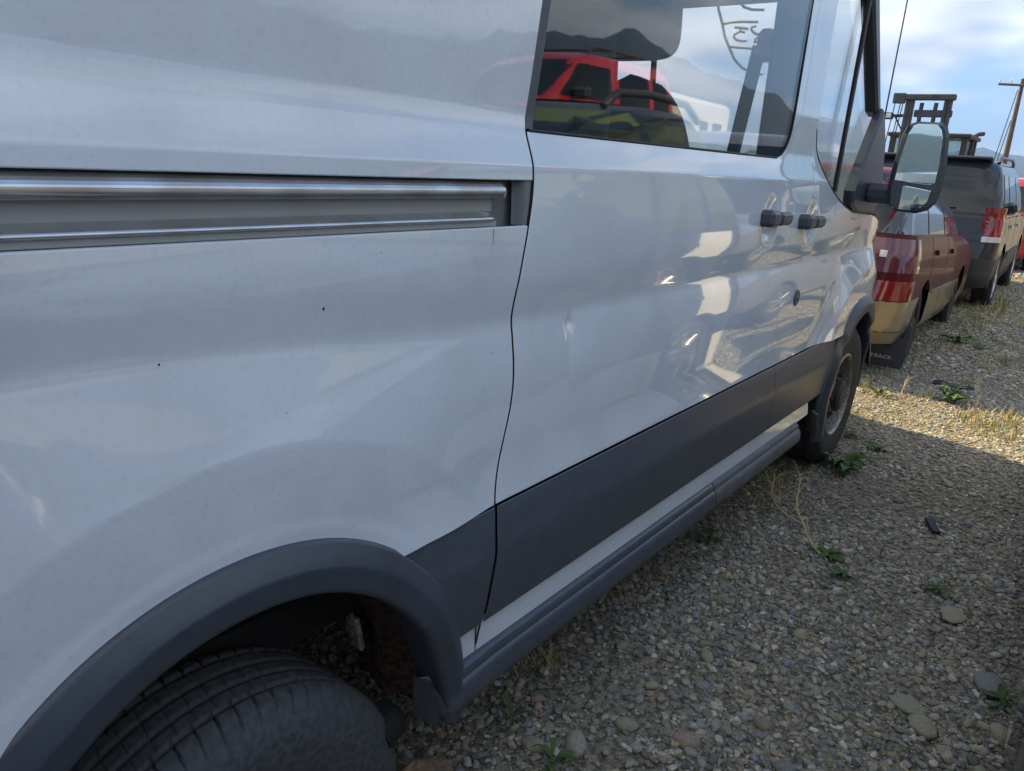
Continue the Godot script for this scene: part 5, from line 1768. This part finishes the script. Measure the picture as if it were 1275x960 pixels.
func build_small_things() -> void:
	var r := MB.new()
	r.blob(Vector3(0.985, -0.02, -0.07), Vector3(0.105, 0.12, 0.075), 20, 14, 5, 0.35)
	solo("rock", r, M.rock_tan, "tan rock wedged in front of the van's rear tyre", "rock", Vector3(0.985, gh(0.985, -0.07), -0.07))
	weed(3.748, 0.085, 0.115, 26, "bright green weed right beside the van's front tyre", 0.55)
	weed(2.782, 0.289, 0.060, 14, "green weed at the lower end of the long dry stem")
	weed(2.66, 0.372, 0.050, 12, "small weed on open gravel beyond the dry stem's end")
	weed(2.783, 0.651, 0.050, 14, "weed growing beside a broad flat stone, right of centre")
	weed(2.264, 0.889, 0.050, 14, "weed near the photograph's right edge, by the large grey stone")
	weed(1.282, 0.089, 0.055, 9, "lone green seedling at the bottom edge of the photograph", 0.7)
	weed(1.318, -0.06, 0.060, 7, "narrow-leaved seedling just below the van's rocker trim", 1.3)
	weed(5.567, 0.285, 0.11, 20, "yellow-green weed lit by the sun at the bright strip's far edge", 0.8)
	weed(2.60, -0.10, 0.060, 12, "weed half under the middle of the rocker trim")
	weed(4.192, 0.139, 0.075, 14, "weed in the shade just ahead of the front tyre")
	weed(5.40, -0.12, 0.08, 12, "sunlit weed below the maroon wagon's rear bumper", 0.5)
	weed(4.314, -0.02, 0.06, 12, "low weed against the front tyre's leading edge")
	weed(8.0, -0.02, 0.13, 16, "spreading weed beside the maroon wagon's middle door")
	weed(7.83, 0.18, 0.09, 12, "weed on shaded gravel right of the maroon wagon")
	dry_stem("dry_stem", [Vector3(2.74, 0.01, 0.30), Vector3(2.80, 0.03, 0.22), Vector3(2.90, 0.045, 0.16), Vector3(3.03, 0.06, 0.09), Vector3(3.25, 0.08, 0.03), Vector3(3.40, 0.06, -0.02), Vector3(3.50, 0.02, -0.08)], 0.0046, "long straw coloured stem arching over the gravel behind the front tyre", 9)
	dry_stem("dry_stem", [Vector3(2.92, 0.04, 0.15), Vector3(2.99, 0.035, 0.05), Vector3(3.08, 0.05, -0.03), Vector3(3.25, 0.07, -0.08), Vector3(3.40, 0.06, -0.14)], 0.0038, "thin forked dry stem nearer the van's rocker trim", 9)
	dry_stem("dry_stem", [Vector3(5.293, 0.0, 0.036), Vector3(5.30, 0.08, 0.04), Vector3(5.34, 0.17, 0.05)], 0.003, "short upright dry stem at the sunlit strip, near the wagon", 4)
	dry_stem("dry_stem", [Vector3(5.60, -0.01, 0.428), Vector3(5.61, 0.10, 0.42), Vector3(5.63, 0.20, 0.41)], 0.003, "taller branching dry stem at the sunlit strip's far edge", 7)
	dry_stem("dry_stem", [Vector3(0.98, -0.08, -0.42), Vector3(0.93, 0.05, -0.45), Vector3(0.80, 0.13, -0.50), Vector3(0.72, 0.15, -0.52)], 0.0025, "pale dry stem seen through the rear wheel arch", 4)
	var scrap := MB.new()
	scrap.rbox(Vector3(0.10, 0.012, 0.035), Transform3D(Basis(Vector3.UP, 0.5) * Basis(Vector3(0, 0, 1), 0.15), Vector3(3.337, 0.02, 0.546)), 0.004)
	scrap.rbox(Vector3(0.04, 0.016, 0.03), Transform3D(Basis(Vector3.UP, 0.2), Vector3(3.385, 0.02, 0.535)), 0.004)
	solo("plastic_scrap", scrap, M.seal, "small black plastic scrap lying on the gravel", "scrap", Vector3(3.337, gh(3.337, 0.546), 0.546))
	var rag := MB.new()
	rag.grid(10, 5, func(u: float, t: float) -> Vector3:
		return Vector3(6.05 + t * 0.09, gh(6.05, 0.22) + 0.015 + 0.02 * sin(u * 7.0) * sin(t * 3.0), 0.10 + u * 0.26), Vector3.UP)
	solo("rubber_strip", rag, M.seal, "dark rubber strip lying beyond the sunlit strip", "scrap", Vector3(6.05, gh(6.05, 0.22), 0.22))

# ------------------------------------------------------------------ scene
const SUN_EL := 39.0
const SKY_ENERGY := 0.68
const EXPOSURE := 2.1

func _ready() -> void:
	rng.seed = 4711
	var cam := Camera3D.new()
	cam.name = "camera"
	cam.fov = 53.13
	cam.near = 0.02
	cam.far = 8000.0
	cam.transform = Transform3D(Basis(Vector3(0.604, 0.059, 0.795), Vector3(0.191, 0.957, -0.216), Vector3(-0.774, 0.283, 0.567)).orthonormalized(), Vector3(0, 1.345, 0.84))
	add_child(cam)
	cam.current = true
	var env := Environment.new()
	env.background_mode = Environment.BG_SKY
	env.sky = build_sky()
	env.tonemap_mode = Environment.TONE_MAPPER_LINEAR
	env.tonemap_exposure = EXPOSURE
	env.fog_enabled = true
	env.fog_density = 0.00040
	env.fog_light_color = Color(0.60, 0.74, 0.95)
	env.sdfgi_enabled = true
	env.ssao_enabled = true
	env.ssil_enabled = true
	var we := WorldEnvironment.new()
	we.environment = env
	add_child(we)
	var sun := DirectionalLight3D.new()
	sun.name = "sun"
	sun.light_energy = 1.6
	sun.light_color = Color(1.0, 0.90, 0.70)
	sun.light_angular_distance = 0.5
	sun.shadow_enabled = true
	var c := cos(deg_to_rad(SUN_EL))
	add_child(sun)
	sun.look_at_from_position(Vector3.ZERO, Vector3(-0.07 * c, -sin(deg_to_rad(SUN_EL)), c), Vector3.UP)
	build_materials()
	build_side_table()
	var ground := build_ground()
	build_hills()
	build_van()
	wagon()
	dark_suv()
	forklift()
	utility_pole()
	opposite_row()
	far_row()
	build_gravel(ground)
	build_grass()
	build_small_things()
